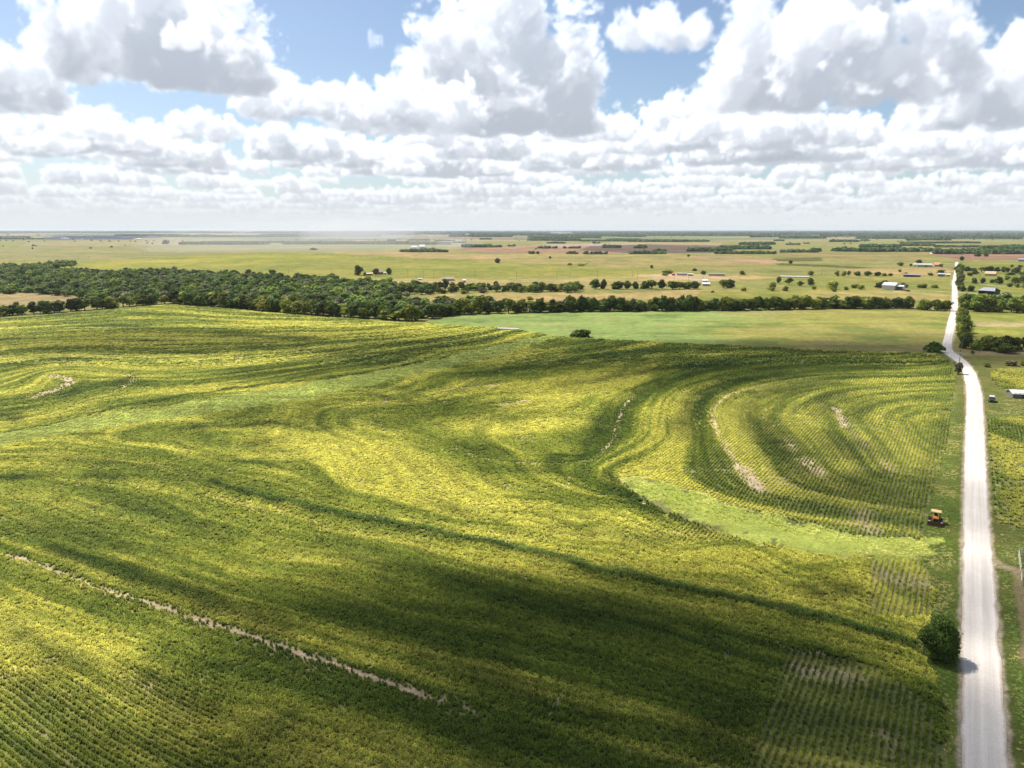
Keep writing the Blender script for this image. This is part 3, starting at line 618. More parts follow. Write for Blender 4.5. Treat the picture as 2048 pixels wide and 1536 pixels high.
# ------------------------------------------------------------------ the ground: one sheet to the horizon
def build_ground():
    dd = [3.]
    while dd[-1] < 90000: dd.append(dd[-1]*(1.0075 if dd[-1] < 1200 else 1.012 if dd[-1] < 12000 else 1.03) if dd[-1] > 65 else dd[-1]+5)
    dn = -np.geomspace(5, 60000, 30)[::-1]
    Y = np.r_[dn, -1., dd]
    tf = np.arange(-1.0, 1.0001, .0026); side = np.geomspace(.02, 60, 26)
    T = np.r_[-(1.0+side[::-1]), tf, 1.0+side]
    yy, tt = np.meshgrid(Y, T, indexing='ij'); sc = np.sqrt(np.maximum(yy, -1e9)**2*(yy > 0)+(.6*yy)**2*(yy <= 0)+40.**2)
    x = (tt*sc).ravel(); y = yy.ravel(); x = np.clip(x, -90000, 90000)
    col = ground_paint(x, y); z = zt(x, y)
    m = inpoly(x, y, [at(*p) for p in FIELD]); k = np.nonzero(m)[0]
    c, h, bare, s = field_paint(x[k], y[k])
    ww = waterway(x[k], y[k])
    # soil and litter under the crop, with row gap shade put into the colour
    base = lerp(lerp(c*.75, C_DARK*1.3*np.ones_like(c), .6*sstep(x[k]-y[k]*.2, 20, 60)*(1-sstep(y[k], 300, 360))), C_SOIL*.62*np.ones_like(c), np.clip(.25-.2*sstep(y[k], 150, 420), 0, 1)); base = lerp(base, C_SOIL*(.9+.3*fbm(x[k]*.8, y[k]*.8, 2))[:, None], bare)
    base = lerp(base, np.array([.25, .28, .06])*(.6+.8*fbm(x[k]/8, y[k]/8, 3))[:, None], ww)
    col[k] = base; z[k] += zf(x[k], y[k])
    for P in (RFIELD, RFIELD2):
        m = inpoly(x, y, [at(*p) for p in P]); col[m] = np.array([.15, .15, .055])*(.7+.7*fbm(x[m]/7, y[m]/7, 3))[:, None]
    ny, nx = yy.shape; i = np.arange((ny-1)*(nx-1)); r, q = i//(nx-1), i % (nx-1); a = r*nx+q
    F = np.stack([a, a+1, a+nx+1, a+nx], 1)
    me = mesh('ground', np.stack([x, y, z], 1), F, [mat_ground()], {'tint': ('FLOAT_COLOR', 'POINT', np.clip(col, .004, .8))}, smooth=True)
    tag(link('ground', me), kind='structure')
build_ground()
def strip(name, L, Rr, mat, lift, jag=.25, seg=2.5):
    A = np.array([at(*p) for p in L]); B = np.array([at(*p) for p in Rr]); V = []; ac = []; rg = np.random.RandomState(3); nc = 8
    rows = 0
    for i in range(len(A)-1):
        n = max(1, int(np.linalg.norm((A[i+1]+B[i+1]-A[i]-B[i])/2)/seg))
        for k in range(n+(i == len(A)-2)):
            f = k/n; a = A[i]*(1-f)+A[i+1]*f; b = B[i]*(1-f)+B[i+1]*f; ja, jb = rg.randn(2)*jag
            dr = (b-a)/np.linalg.norm(b-a); a = a-dr*ja*.5; b = b+dr*jb*.5
            for c in range(nc+1):
                t = c/nc; p = a*(1-t)+b*t; V.append((p[0], p[1], zt(p[0], p[1])+lift+.10*math.sin(math.pi*t))); ac.append(t)
            rows += 1
    i = np.arange((rows-1)*nc); r, q = i//nc, i % nc; a = r*(nc+1)+q
    F = np.stack([a, a+1, a+nc+2, a+nc+1], 1)
    o = link(name, mesh(name, V, F, [mat], {'across': ('FLOAT', 'POINT', ac)}, smooth=True)); return tag(o, kind='structure')
GRAVEL = mat_road()
strip('road', ROAD_L, ROAD_R, GRAVEL, .03)
strip('road', [(1859.5, 508), (1862, 503), (1866, 499)], [(1867, 508), (1868, 503), (1870, 499)], GRAVEL, .3, 0, 20)
strip('road', [(1867.5, 501), (1871, 497), (1875, 493.5)], [(1870, 501), (1873, 497), (1876.5, 493.5)], GRAVEL, .5, 0, 20)

# ------------------------------------------------------------------ scattering of uncountable plants: one object each
def scatter(name, label, cat, srcs, mats, P, scl, rot, tint, pick=None, group=None):
    V = []; F = []; sh = []; src = []; mi = []; off = 0
    for k, (v, f, c, m) in enumerate(srcs):
        V.append(v); F.append(f+off); sh.append(c); src.append(np.full(len(v), k+1)); mi.append(m); off += len(v)
    n = len(P); V.append(P); src.append(np.zeros(n)); V = np.concatenate(V); F = np.concatenate(F); src = np.concatenate(src)
    S = np.ones((len(V), 3)); S[:off] = np.concatenate(sh)
    T = np.ones((len(V), 3)); T[off:] = tint
    def pad(a, d): r = np.zeros((len(V),)+np.shape(a)[1:]); r[off:] = a; return r
    me = mesh(name, V, F, mats, {'shade': ('FLOAT_COLOR', 'POINT', S), 'tint': ('FLOAT_COLOR', 'POINT', T), 'src': ('INT', 'POINT', src),
        'scl': ('FLOAT_VECTOR', 'POINT', pad(scl, 1)), 'rot': ('FLOAT', 'POINT', pad(rot, 0)), 'pick': ('INT', 'POINT', pad(pick if pick is not None else np.zeros(n), 0))})
    me.polygons.foreach_set('material_index', np.concatenate(mi).astype(np.int32))
    o = link(name, me); tag(o, label, cat, group, 'stuff')
    g = bpy.data.node_groups.new(name, 'GeometryNodeTree'); g.interface.new_socket('Geometry', in_out='INPUT', socket_type='NodeSocketGeometry'); g.interface.new_socket('Geometry', in_out='OUTPUT', socket_type='NodeSocketGeometry')
    N = g.nodes.new; L = g.links.new; gi, go = N('NodeGroupInput'), N('NodeGroupOutput'); jn = N('GeometryNodeJoinGeometry')
    def attr(nm, ty): a = N('GeometryNodeInputNamedAttribute'); a.data_type = ty; a.inputs[0].default_value = nm; return a.outputs[0]
    def eq(a, k): c = N('FunctionNodeCompare'); c.data_type = 'INT'; c.operation = 'EQUAL'; L(a, c.inputs[2]); c.inputs[3].default_value = k; return c.outputs[0]
    sp = N('GeometryNodeSeparateGeometry'); L(gi.outputs[0], sp.inputs[0]); L(eq(attr('src', 'INT'), 0), sp.inputs[1])
    mp = N('GeometryNodeMeshToPoints'); L(sp.outputs[0], mp.inputs[0])
    for k in range(len(srcs)):
        s2 = N('GeometryNodeSeparateGeometry'); L(gi.outputs[0], s2.inputs[0]); L(eq(attr('src', 'INT'), k+1), s2.inputs[1])
        ip = N('GeometryNodeInstanceOnPoints'); L(mp.outputs[0], ip.inputs['Points']); L(s2.outputs[0], ip.inputs['Instance'])
        if len(srcs) > 1: L(eq(attr('pick', 'INT'), k), ip.inputs['Selection'])
        cx = N('ShaderNodeCombineXYZ'); L(attr('rot', 'FLOAT'), cx.inputs[2]); L(cx.outputs[0], ip.inputs['Rotation']); L(attr('scl', 'FLOAT_VECTOR'), ip.inputs['Scale'])
        L(ip.outputs[0], jn.inputs[0])
    L(jn.outputs[0], go.inputs[0])
    md = o.modifiers.new('scatter', 'NODES'); md.node_group = g
    return o
def clump(seed, nb, rad, h, wid, segs=3, tassel=True):   # arching leaf blades round a stalk
    r = np.random.RandomState(seed); V = []; F = []; S = []
    for b in range(nb):
        a = r.uniform(0, 6.283); bx, by = r.uniform(-rad*.45, rad*.45, 2); L = rad*r.uniform(.5, 1.1); hh = h*r.uniform(.55, 1.05); w = wid*r.uniform(.7, 1.3)
        dx, dy = math.cos(a), math.sin(a); n0 = len(V); sh = r.uniform(.55, 1.35); yl = r.uniform(0, 1)
        for i in range(segs+1):
            t = i/segs; rr = L*t**1.3; z = hh*(1-(1-t)**2.2)-hh*.45*t**3; ww = w*(1-.75*t**2)*.5
            V += [(bx+dx*rr-dy*ww, by+dy*rr+dx*ww, z), (bx+dx*rr+dy*ww, by+dy*rr-dx*ww, z)]
            c = sh*(1+(.25*t if yl > .5 else 0)); S += [(c*(1.1 if yl > .6 else .95), c, c*.9)]*2
        for i in range(segs): a0 = n0+2*i; F.append((a0, a0+1, a0+3, a0+2))
    if tassel:
        for b in range(max(2, nb//4)):
            bx, by = r.uniform(-rad*.4, rad*.4, 2); a = r.uniform(0, 6.283); n0 = len(V); w = wid*.35; hh = h*r.uniform(1.0, 1.2); dx, dy = math.cos(a)*w, math.sin(a)*w
            V += [(bx-dx, by-dy, h*.4), (bx+dx, by+dy, h*.4), (bx+dx+.1, by+dy, hh), (bx-dx+.1, by-dy, hh)]; S += [(1.7, 1.45, 1.3)]*4; F.append((n0, n0+1, n0+2, n0+3))
    return np.array(V, float), np.array(F), np.array(S, float), np.zeros(len(F), int)
BLK3 = [(1575, 1300), (1640, 1305), (1760, 1335), (1850, 1400), (1890, 1536), (1896, 1700), (1440, 1700)]; BLK2 = [(1740, 1118), (1845, 1116), (1862, 1180), (1860, 1235), (1740, 1232)]
ROW_D = Vector((math.sin(R(33.4)), math.cos(R(33.4))))
def build_crop():
    rg = np.random.RandomState(7); FP = [at(*p) for p in FIELD]; RP = [at(*p) for p in RFIELD]; RP2 = [at(*p) for p in RFIELD2]; RD = ROAD_P
    def cand(y0, y1, cell, tmax=.93):
        out = []
        nb = 24; ys = np.linspace(y0, y1, nb+1)
        for i in range(nb):
            a, b = ys[i], ys[i+1]; w = (b*tmax+16)*2; n = int(w*(b-a)/cell)
            out.append(np.stack([rg.uniform(-w/2, w/2, n), rg.uniform(a, b, n)], 1))
        return np.concatenate(out)
    def rows(x, y, s):                         # snap plants to drilled rows
        u, v = to_px(x, y); sp = .92
        n1 = np.array([ROW_D.y, -ROW_D.x])      # rows along the road
        bend = np.where((u > 1560) & (v > 1120), 9*np.exp(-((x-at(1870, 1330)[0])/16)**2)*np.exp(-((y-at(1870, 1330)[1])/14)**2), 0)
        d1 = x*n1[0]+y*n1[1]
        a, b = np.array(at(0, 1347)), np.array(at(300, 1520)); t2 = (b-a)/np.linalg.norm(b-a); n2 = np.array([t2[1], -t2[0]])
        d2 = x*n2[0]+y*n2[1]+6*(fbm(x/60, y/60, 2)-.5)
        left = (s < 1.3) & (u < 1450)
        d = np.where(left, d2, d1); n = np.where(left[:, None], n2[None], n1[None])
        sp = np.where(left, .78, .92); off = np.round(d/sp)*sp-d+rg.randn(len(x))*.07
        blk = inpoly(u, v, BLK3) | inpoly(u, v, BLK2)
        rw = np.where(left, .7*sstep(v-.3*(u < 0)*u, 1290, 1400)*(1-sstep(u, 350, 560)), np.maximum(sstep(u+.35*(900-v), 1180, 1420)*(1-sstep(v, 1060, 1100)), blk))   # the closed canopy elsewhere hides its rows
        return x+off*n[:, 0]*rw, y+off*n[:, 1]*rw
    P = []; SC = []; TI = []
    for (y0, y1, cell, sc, snap) in ((42, 62, .3, .75, 1), (62, 135, .10, .52, 1), (135, 220, .21, .68, 1), (220, 330, .42, .88, 1), (330, 660, 2.2, 1.9, 0)):
        q = cand(y0, y1, cell); x, y = q[:, 0], q[:, 1]; m = inpoly(x+(fbm(x/3, y/3, 3)-.5)*3, y+(fbm(x/3+5, y/3, 3)-.5)*3, FP) & ~gband(x, y); x, y = x[m], y[m]
        col, hg, bare, s = field_paint(x, y); ww = waterway(x, y)
        keep = rg.rand(len(x)) > bare*.95
        u, v = to_px(x, y)
        thin = inpoly(u, v, BLK3)*.10+inpoly(u, v, BLK2)*.15
        wide = np.where(thin > 0, .62, 1.0)*(1-.36*sstep(u, 1150, 1500)*(thin <= 0)*(v < 1085))*np.where((u < 450) & (v > 1330), .8, 1.)*(.8+.5*fbm(x/3, y/3, 2))
        keep &= rg.rand(len(x)) > thin
        x, y, col, hg, s, ww, wide = [a[keep] for a in (x, y, col, hg, s, ww, wide)]
        if snap: x, y = rows(x, y, s)
        low = rg.rand(len(x))*.5+.05 < ww; n = len(x)
        col = lerp(col, np.array([.42, .48, .12])*(.6+.9*fbm(x/20+s*2, y/4+s*6, 4))[:, None], np.where(low, .9, ww*.4)); hg = np.where(low, .5, hg)
        k = rg.uniform(.75, 1.25, n); k2 = rg.uniform(.8, 1.25, n)
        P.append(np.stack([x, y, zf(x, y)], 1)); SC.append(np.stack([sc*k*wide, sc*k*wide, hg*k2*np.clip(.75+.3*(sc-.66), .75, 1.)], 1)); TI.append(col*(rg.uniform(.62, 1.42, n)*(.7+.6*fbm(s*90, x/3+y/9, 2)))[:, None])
    for RPx in (RP, RP2):
        q = cand(60, 320, .55, 1.4); x, y = q[:, 0], q[:, 1]; m = inpoly(x, y, RPx); x, y = x[m], y[m]; n1 = np.array([ROW_D.y, -ROW_D.x]); d = x*n1[0]+y*n1[1]; off = np.round(d/.95)*.95-d+rg.randn(len(x))*.08
        x, y = x+off*n1[0], y+off*n1[1]; n = len(x); ripe = fbm(x/14, y/30, 4)
        col = lerp(C_GREEN*1.1, C_YEL*.8, sstep(ripe, .38, .66)); keep = rg.rand(n) < .85
        x, y, col, n = x[keep], y[keep], col[keep], keep.sum()
        P.append(np.stack([x, y, 0*x], 1)); SC.append(np.stack([.9*rg.uniform(.8, 1.2, n), .9*rg.uniform(.8, 1.2, n), .9*rg.uniform(.8, 1.2, n)], 1)); TI.append(col*rg.uniform(.8, 1.2, n)[:, None])
    P, SC, TI = map(np.concatenate, (P, SC, TI)); n = len(P); print('crop clumps', n)
    srcs = [clump(1, 13, .55, .80, .19, 3, False), clump(2, 13, .55, .80, .19, 3, False)]
    scatter('field_crop', 'green and yellow rows of tall crop plants covering the big field', 'crop', srcs, [mat_plant('crop_leaf')], P, SC, rg.uniform(0, 6.28, n), TI, rg.randint(0, 2, n))
    # grass tufts on verges and the grassed band
    P = []; SC = []; TI = []
    for (y0, y1, cell, sc) in ((38, 130, .28, .55), (130, 260, .8, .8)):
        q = cand(y0, y1, cell, 1.3); x, y = q[:, 0], q[:, 1]; m = ((x > y*.55)) & ~inpoly(x, y, FP) & ~inpoly(x, y, RP) & ~inpoly(x, y, RP2)
        m |= gband(x, y); m &= ~inpoly(x, y, RD)
        x, y = x[m], y[m]
        k, d, t = polyline_dist(x, y, [((l[0]+r[0])/2, (l[1]+r[1])/2) for l, r in zip(ROAD_L, ROAD_R)], 4.6); kill = np.zeros(len(x), bool); kill[k] = rg.rand(len(k)) < np.clip((4.5-d)/1.1, 0, 1)
        for pts, w, cc, g in TRACKS[:3]:
            k, d, t = polyline_dist(x, y, pts, w*1.2); kill[k] = True
        x, y = x[~kill], y[~kill]; n = len(x); gb = gband(x, y)
        a = fbm(x/5, y/5, 4, .6)
        col = lerp(np.array([.075, .115, .028])*np.ones((n, 3)), np.array([.21, .20, .075]), sstep(a, .42, .68)); col[gb] = lerp(np.array([.17, .20, .035])*np.ones((gb.sum(), 3)), np.array([.30, .29, .09]), sstep(a[gb], .4, .65))
        h = np.where(gb, .6, .42)
        P.append(np.stack([x, y, np.where(gb, zf(x, y), 0)], 1)); SC.append(np.stack([np.full(n, sc), np.full(n, sc), h*rg.uniform(.6, 1.3, n)], 1)); TI.append(col*rg.uniform(.8, 1.2, n)[:, None])
    P, SC, TI = map(np.concatenate, (P, SC, TI)); n = len(P); print('tufts', n)
    TI = TI*2.4; scatter('grass', 'short rough grass on the road verges and the grassed band', 'grass', [clump(5, 14, .55, .6, .07, 2, False)], [mat_plant('grass_blade')], P, SC, rg.uniform(0, 6.28, n), TI)
if not os.environ.get('NOCROP'): build_crop()

# ------------------------------------------------------------------ trees
def ico(sub=1):
    import bmesh
    bm = bmesh.new(); bmesh.ops.create_icosphere(bm, subdivisions=sub, radius=1); bm.verts.ensure_lookup_table()
    V = np.array([v.co[:] for v in bm.verts]); F = np.array([[v.index for v in f.verts] for f in bm.faces]); bm.free(); return V, F
ICO1, ICO2 = ico(1), ico(2)
def crown_data(seed, w, h, nl, leaf, z0, lobes=11, core=True, open_=.0):   # unit: metres; leaf clumps over lobes of uneven size
    r = np.random.RandomState(seed); V = []; F = []; S = []; off = 0
    Ls = []
    for k in range(lobes):
        a = r.uniform(0, 6.283); q = r.uniform(.0, .62)**.8; t = r.uniform(0, 1); zz = z0+(h-z0)*(.16+.66*t)
        sh = math.sin(math.pi*min(1, .18+.72*t))**.6; c = np.array([math.cos(a)*q*w/2*sh, math.sin(a)*q*w/2*sh, zz])
        s = w*r.uniform(.15, .27); Ls.append((c, np.array([s, s, s*r.uniform(.65, .95)])*np.array([1, 1, min(1.1, (h-z0)/w+.25)]), r.uniform(.78, 1.22)))
    Ls.append((np.array([0, 0, z0+(h-z0)*.5]), np.array([w*.27, w*.27, (h-z0)*.36]), 1.))
    if core:
        for c, s, b in Ls:
            n = 1+.18*r.randn(len(ICO1[0]), 1); V.append(c+ICO1[0]*s*.78*n); F.append(np.c_[ICO1[1], ICO1[1][:, 2]]+off); S.append(np.full((len(ICO1[0]), 3), .62*b)); off += len(ICO1[0])  # inner core coloured darker, the crown's inner shade put into the colour
    tot = sum((s[0]*s[2])**.9 for c, s, b in Ls)
    for c, s, b in Ls:
        n = int(nl*(s[0]*s[2])**.9/tot); d = r.randn(n, 3); d /= np.linalg.norm(d, axis=1)[:, None]; d[:, 2] = np.where(d[:, 2] < -.55, -d[:, 2], d[:, 2])
        p = c+d*s*(r.uniform(.8, 1.16, n)+(r.rand(n) < .12)*r.uniform(0, .35, n))[:, None]
        nn = d+r.randn(n, 3)*.55; nn /= np.linalg.norm(nn, axis=1)[:, None]; up = r.randn(n, 3); a = np.cross(nn, up); a /= np.linalg.norm(a, axis=1)[:, None]; bb = np.cross(nn, a)
        l = leaf*r.uniform(.55, 1.3, n)[:, None]; q = np.stack([p-a*l-bb*l*.6, p+a*l*.9-bb*l*.75, p+a*l*.8+bb*l*.8, p-a*l*.5+bb*l], 1).reshape(-1, 3)
        V.append(q); i = np.arange(n)[:, None]*4+off; F.append(np.c_[i, i+1, i+2, i+3]); off += 4*n
        sh = b*r.uniform(.7, 1.35, n); S.append(np.repeat(np.stack([sh*r.uniform(.9, 1.15, n), sh, sh*.9], 1), 4, 0))
    return np.concatenate(V), np.concatenate(F), np.concatenate(S)
def trunk_data(seed, h, rad, nb=5, spread=.3, n=7):
    r = np.random.RandomState(seed); V = []; F = []; off = 0
    def tube(pts, rr):
        nonlocal off
        for p, q in zip(pts, rr):
            for k in range(n): a = 6.283*k/n; V.append((p[0]+math.cos(a)*q, p[1]+math.sin(a)*q, p[2]))
        for i in range(len(pts)-1):
            for k in range(n): a0 = off+i*n+k; b0 = off+i*n+(k+1) % n; F.append((a0, b0, b0+n, a0+n))
        off += len(pts)*n
    hs = h*.42; tube([(0, 0, -.3), (0, 0, .15), (r.randn()*.1, r.randn()*.1, hs*.5), (r.randn()*.15, r.randn()*.15, hs)], [rad*1.7, rad*1.2, rad, rad*.8])
    for b in range(nb):
        a = 6.283*(b+r.rand()*.6)/nb; e = h*spread; tube([(0, 0, hs*.75), (math.cos(a)*e*.5, math.sin(a)*e*.5, hs+h*.14), (math.cos(a)*e, math.sin(a)*e, hs+h*r.uniform(.2, .38))], [rad*.6, rad*.4, rad*.15])
    return np.array(V), np.array(F)
LEAF = [mat_leaf('leaf_deep_green', (.072, .110, .020)), mat_leaf('leaf_mid_green', (.15, .195, .030)), mat_leaf('leaf_yellow_green', (.25, .28, .045)), mat_leaf('leaf_grey_olive', (.150, .145, .085))]
BARK = paint('bark', (.13, .10, .07), .9, nscale=2, amt=.4)
TREE = {}
def tree_mesh(kind, hue, seed=0, near=False):
    k = (kind, hue, seed, near)
    if k in TREE: return TREE[k]
    if kind == 'tree': w, h, z0, lobes = 9., 9.5, .3, 14
    elif kind == 'tall': w, h, z0, lobes = 6.5, 10., .5, 11
    elif kind == 'round': w, h, z0, lobes = 8., 7.0, -.2, 12
    else: w, h, z0, lobes = 6., 3.2, .0, 8          # bush
    nl, leaf = (14000, .15) if near else (900, .42)
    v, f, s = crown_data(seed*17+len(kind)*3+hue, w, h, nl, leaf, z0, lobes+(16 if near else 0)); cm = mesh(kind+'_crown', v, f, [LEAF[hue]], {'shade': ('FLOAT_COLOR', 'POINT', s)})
    v, f = trunk_data(seed, h, .035*w if kind != 'bush' else .14); tm = mesh(kind+'_trunk', v, f, [BARK]); TREE[k] = (cm, tm, w, h, (v, f)); return TREE[k]
NT_ = [0]
TREES_PLACED = 0
def put_tree(u, v, wpx, hpx, kind='tree', hue=0, label=None, group=None, near=False, name=None, seed=None):
    """a tree standing where the photograph shows its foot; width and height measured there"""
    global TREES_PLACED
    x, y = at(u, v); s = ppm(x, y); dep = math.atan2(HCAM, math.hypot(x, y)); NT_[0] += 1; TREES_PLACED += 1
    cm, tm, w, h, _ = tree_mesh(kind, hue, (seed if seed is not None else NT_[0] % 4), near)
    W = wpx/s; H = hpx/s/math.cos(dep) - (W*math.sin(dep)*.35 if near else 0)
    nm = name or ('bush' if kind == 'bush' else 'tree')
    r = bpy.data.objects.new(nm, None); COL.objects.link(r); r.location = (x, y, float(zt(x, y)+0)); r.rotation_euler = (0, 0, (NT_[0]*2.399) % 6.283); r.scale = (W/w, W/w, H/h)
    tag(r, label, nm, group); r.empty_display_size = .1
    link('crown', cm, r); link('trunk', tm, r); return r
RG = np.random.RandomState(21)
def tree_line(pts, step_m, wpx, hpx, label, group, kinds=('tree', 'tree', 'round', 'tall'), hues=(0, 0, 0, 1, 1, 2), jit=2.5, name=None, skip=0., back=0.):
    P = [np.array(at(*p)) for p in pts]; out = []
    L = [np.linalg.norm(P[i+1]-P[i]) for i in range(len(P)-1)]; d = step_m*.3
    tot = sum(L)
    while d < tot:
        e = d; i = 0
        while i < len(L)-1 and e > L[i]: e -= L[i]; i += 1
        q = P[i]+(P[i+1]-P[i])*min(1, e/L[i])+RG.randn(2)*jit*.5+np.array([0, back]); d += step_m*RG.uniform(.75, 1.25)
        if RG.rand() < skip: continue
        u, v = to_px(q[0], q[1]); f = RG.uniform(.72, 1.25); g = RG.uniform(.75, 1.2)
        put_tree(float(u), float(v), wpx*f, hpx*g, kinds[RG.randint(len(kinds))], hues[RG.randint(len(hues))], label, group)
# the tree lines round the fields
tree_line([(-40, 636), (0, 632), (100, 626), (200, 618), (300, 609), (352, 606)], 6.2, 30, 22, 'dark tree in the hedge between tan clearing and yellow field', 'trees between the tan clearing and the yellow field')
tree_line([(345, 607), (430, 613), (520, 621), (600, 628), (700, 634), (800, 641), (852, 642)], 6.4, 34, 27, 'broad tree on the wood edge behind the yellow field', 'trees along the front edge of the wood')
tree_line([(858, 637), (900, 630), (960, 627), (1018, 626)], 6.8, 30, 30, 'dark tree in the short row by the pale green field', 'trees in the short row by the pale green field')
tree_line([(1030, 625), (1100, 624), (1200, 622), (1350, 621), (1500, 620), (1616, 618)], 5.4, 32, 25, 'dark tree in the long line behind the pale green field', 'trees in the long line behind the pale green field', hues=(0, 0, 0, 0, 1))
tree_line([(1626, 618), (1640, 617), (1720, 617), (1800, 616), (1818, 617)], 6.0, 25, 22, 'tree in the line between red container and road', 'trees between the container and the road', hues=(0, 0, 1, 1, 2))
tree_line([(1836, 620), (1870, 621), (1896, 622)], 5.5, 25, 22, 'tree in the clump beside the road beyond the meadow', 'trees beside the road beyond the meadow', hues=(0, 0, 1))
tree_line([(1926, 616), (1960, 624), (2000, 624), (2048, 626), (2110, 628)], 6.0, 32, 30, 'tree in the belt behind the small meadow by the road', 'trees in the belt behind the small meadow', hues=(0, 1, 1, 2))
tree_line([(1922, 636), (1925, 655), (1928, 672), (1930, 690)], 7., 24, 24, 'green tree in the column right of the road', 'trees in the column beside the road', kinds=('round', 'tree'), hues=(1, 2, 0), jit=1)
tree_line([(1925, 696), (1960, 700), (2000, 700), (2048, 702), (2110, 704)], 5.5, 38, 27, 'dark bush in the hedge right of the road junction', 'bushes in the hedge by the junction', kinds=('round',), hues=(0, 0, 1), jit=1.5)
tree_line([(800, 583), (880, 577), (960, 582), (1060, 584), (1160, 582)], 10, 22, 17, 'green tree between the dry meadow and the power line', 'trees between the dry meadow and the power line', hues=(1, 1, 2, 0))
tree_line([(1184, 578), (1260, 578), (1330, 578), (1395, 578)], 9.5, 24, 18, 'green tree in the clump left of the white sheds', 'trees left of the white roofed sheds', hues=(1, 1, 0))
tree_line([(1440, 576), (1470, 575)], 9, 26, 18, 'round green tree right of the white roofed sheds', 'trees right of the white roofed sheds', hues=(1, 0))
tree_line([(1750, 576), (1770, 575), (1780, 575)], 8, 16, 12, 'round tree behind the left end of the white barn', 'trees behind the white barn', hues=(0, 1))
tree_line([(1796, 575), (1830, 576), (1872, 576)], 9, 16, 9, 'low shrub in the hedge behind the white barn', 'shrubs behind the white barn', kinds=('round',), hues=(1, 3))
tree_line([(1919, 537), (1918, 548), (1920, 560), (1920, 572), (1922, 583)], 12, 11, 10, 'shrubby tree on the right verge of the far road', 'shrubby trees along the far road', hues=(1, 1, 0, 3))
tree_line([(1928, 543), (1960, 544), (2000, 544), (2060, 548)], 9, 15, 10, 'dark tree in the hedge behind the tan roofed house', 'trees behind the tan roofed house', hues=(0, 0, 1))
tree_line([(1925, 584), (1950, 582)], 9, 16, 13, 'dark tree above the farm track right of the road', 'trees above the farm track', hues=(0, 1))
def T(u, v, w, h, label, kind='tree', hue=0, **k): put_tree(u, v, w, h, kind, hue, label, **k)
T(1875, 1316, 76, 84, 'large round dark green tree standing alone beside the gravel road', 'round', 0, near=True, seed=3)
T(1161, 674, 38, 15, 'dark round bush alone in the middle of the far field edge', 'bush', 0, seed=1)
T(1866, 704, 36, 19, 'dark spreading bush left of the road bend', 'bush', 0, seed=2)
T(1917, 748, 19, 24, 'grey green tree beside the utility pole at the road bend', 'tall', 3)
T(2022, 731, 28, 11, 'grey tinged bush at the edge of the right hand crop', 'round', 3, name='bush'); T(2047, 731, 14, 8, 'small green bush at the picture edge beside the grey tinged bush', 'bush', 1)
T(1974, 734, 18, 7, 'low bright green bush on the verge right of the road bend', 'bush', 1); T(1945, 708, 9, 6, 'tiny bush beside the side track at the junction', 'bush', 1)
T(2012, 706, 42, 19, 'dark mounded bush standing forward of the hedge right of the junction', 'round', 0, name='bush')
T(33, 614, 13, 10, 'small round tree alone at the edge of the tan clearing', 'round', 1); T(7, 618, 11, 7, 'low bush alone in the tan clearing at the left picture edge', 'bush', 1)
T(717, 551, 23, 20, 'tall broad tree left of the brick farmhouse', 'tree', 1, seed=2); T(752, 552, 15, 16, 'grey brown tree in front of the brick farmhouse', 'tall', 3); T(730, 552, 8, 8, 'reddish shrub left of the brick farmhouse', 'round', 3); T(778, 549, 15, 14, 'round dark tree right of the brick farmhouse', 'round', 0)
T(497, 550, 16, 11, 'tree on the left of the small clump above the wood', 'tree', 1); T(545, 549, 18, 11, 'tree on the right of the small clump above the wood', 'tree', 0); T(521, 553, 12, 9, 'small tree between the two clump trees above the wood', 'round', 1)
T(995, 526, 15, 10, 'dark round tree alone in the pale field left of the winding ditch', 'round', 0); T(1100, 517, 5, 5, 'tiny bush at the start of the winding ditch', 'bush', 0); T(1303, 537, 7, 7, 'small round tree alone in the open field', 'round', 0); T(1377, 514, 6, 5, 'tiny tree alone beside the dark ploughed field', 'round', 0)
T(1140, 531, 11, 5, 'low bush in the winding ditch', 'bush', 2); T(1162, 532, 18, 5, 'wide low bush in the winding ditch', 'bush', 2)
T(332, 489, 15, 9, 'dark clump of trees alone in the far pale field', 'round', 0); T(628, 500, 18, 4, 'low dark thicket alone in the far green field', 'bush', 0)
T(1406, 549, 13, 8, 'dark round tree between the two white mobile homes', 'round', 0); T(1389, 542, 12, 6, 'green tree behind the small dark shed', 'round', 1); T(1335, 547, 30, 6, 'long low thicket left of the white mobile homes', 'bush', 1); T(1330, 551, 16, 5, 'small bush in front of the long low thicket', 'bush', 1)
T(1484, 550, 16, 9, 'round green tree right of the white mobile homes', 'tree', 1); T(1581, 527, 11, 6, 'dark tree alone beside the dark olive field', 'round', 0)
T(1622, 551, 15, 9, 'green tree beside the long pale greenhouses', 'tree', 1)
for i, (u, w) in enumerate(((1674, 12), (1688, 14), (1697, 10))): T(u, 552, w, 10, 'rounded tree in the clump of three behind the green pasture', 'tree', 1, group='clump of three trees behind the pasture')
for u, w in ((1714, 17), (1736, 18), (1756, 17), (1769, 12), (1781, 13)): T(u, 552, w, 9 if w > 14 else 6, 'round tree in the row along the back of the pasture', 'round', 1 if w < 17 else 0, group='row of trees along the back of the pasture')
T(1800, 532, 14, 7, 'dark tree left of the long pale barn', 'round', 0); T(1821, 532, 7, 5, 'small tree close to the left end of the long pale barn', 'round', 0); T(1838, 527, 13, 8, 'larger tree behind the long pale barn', 'tree', 0); T(1851, 535, 6, 5, 'little shrub in front of the long pale barn', 'bush', 1)
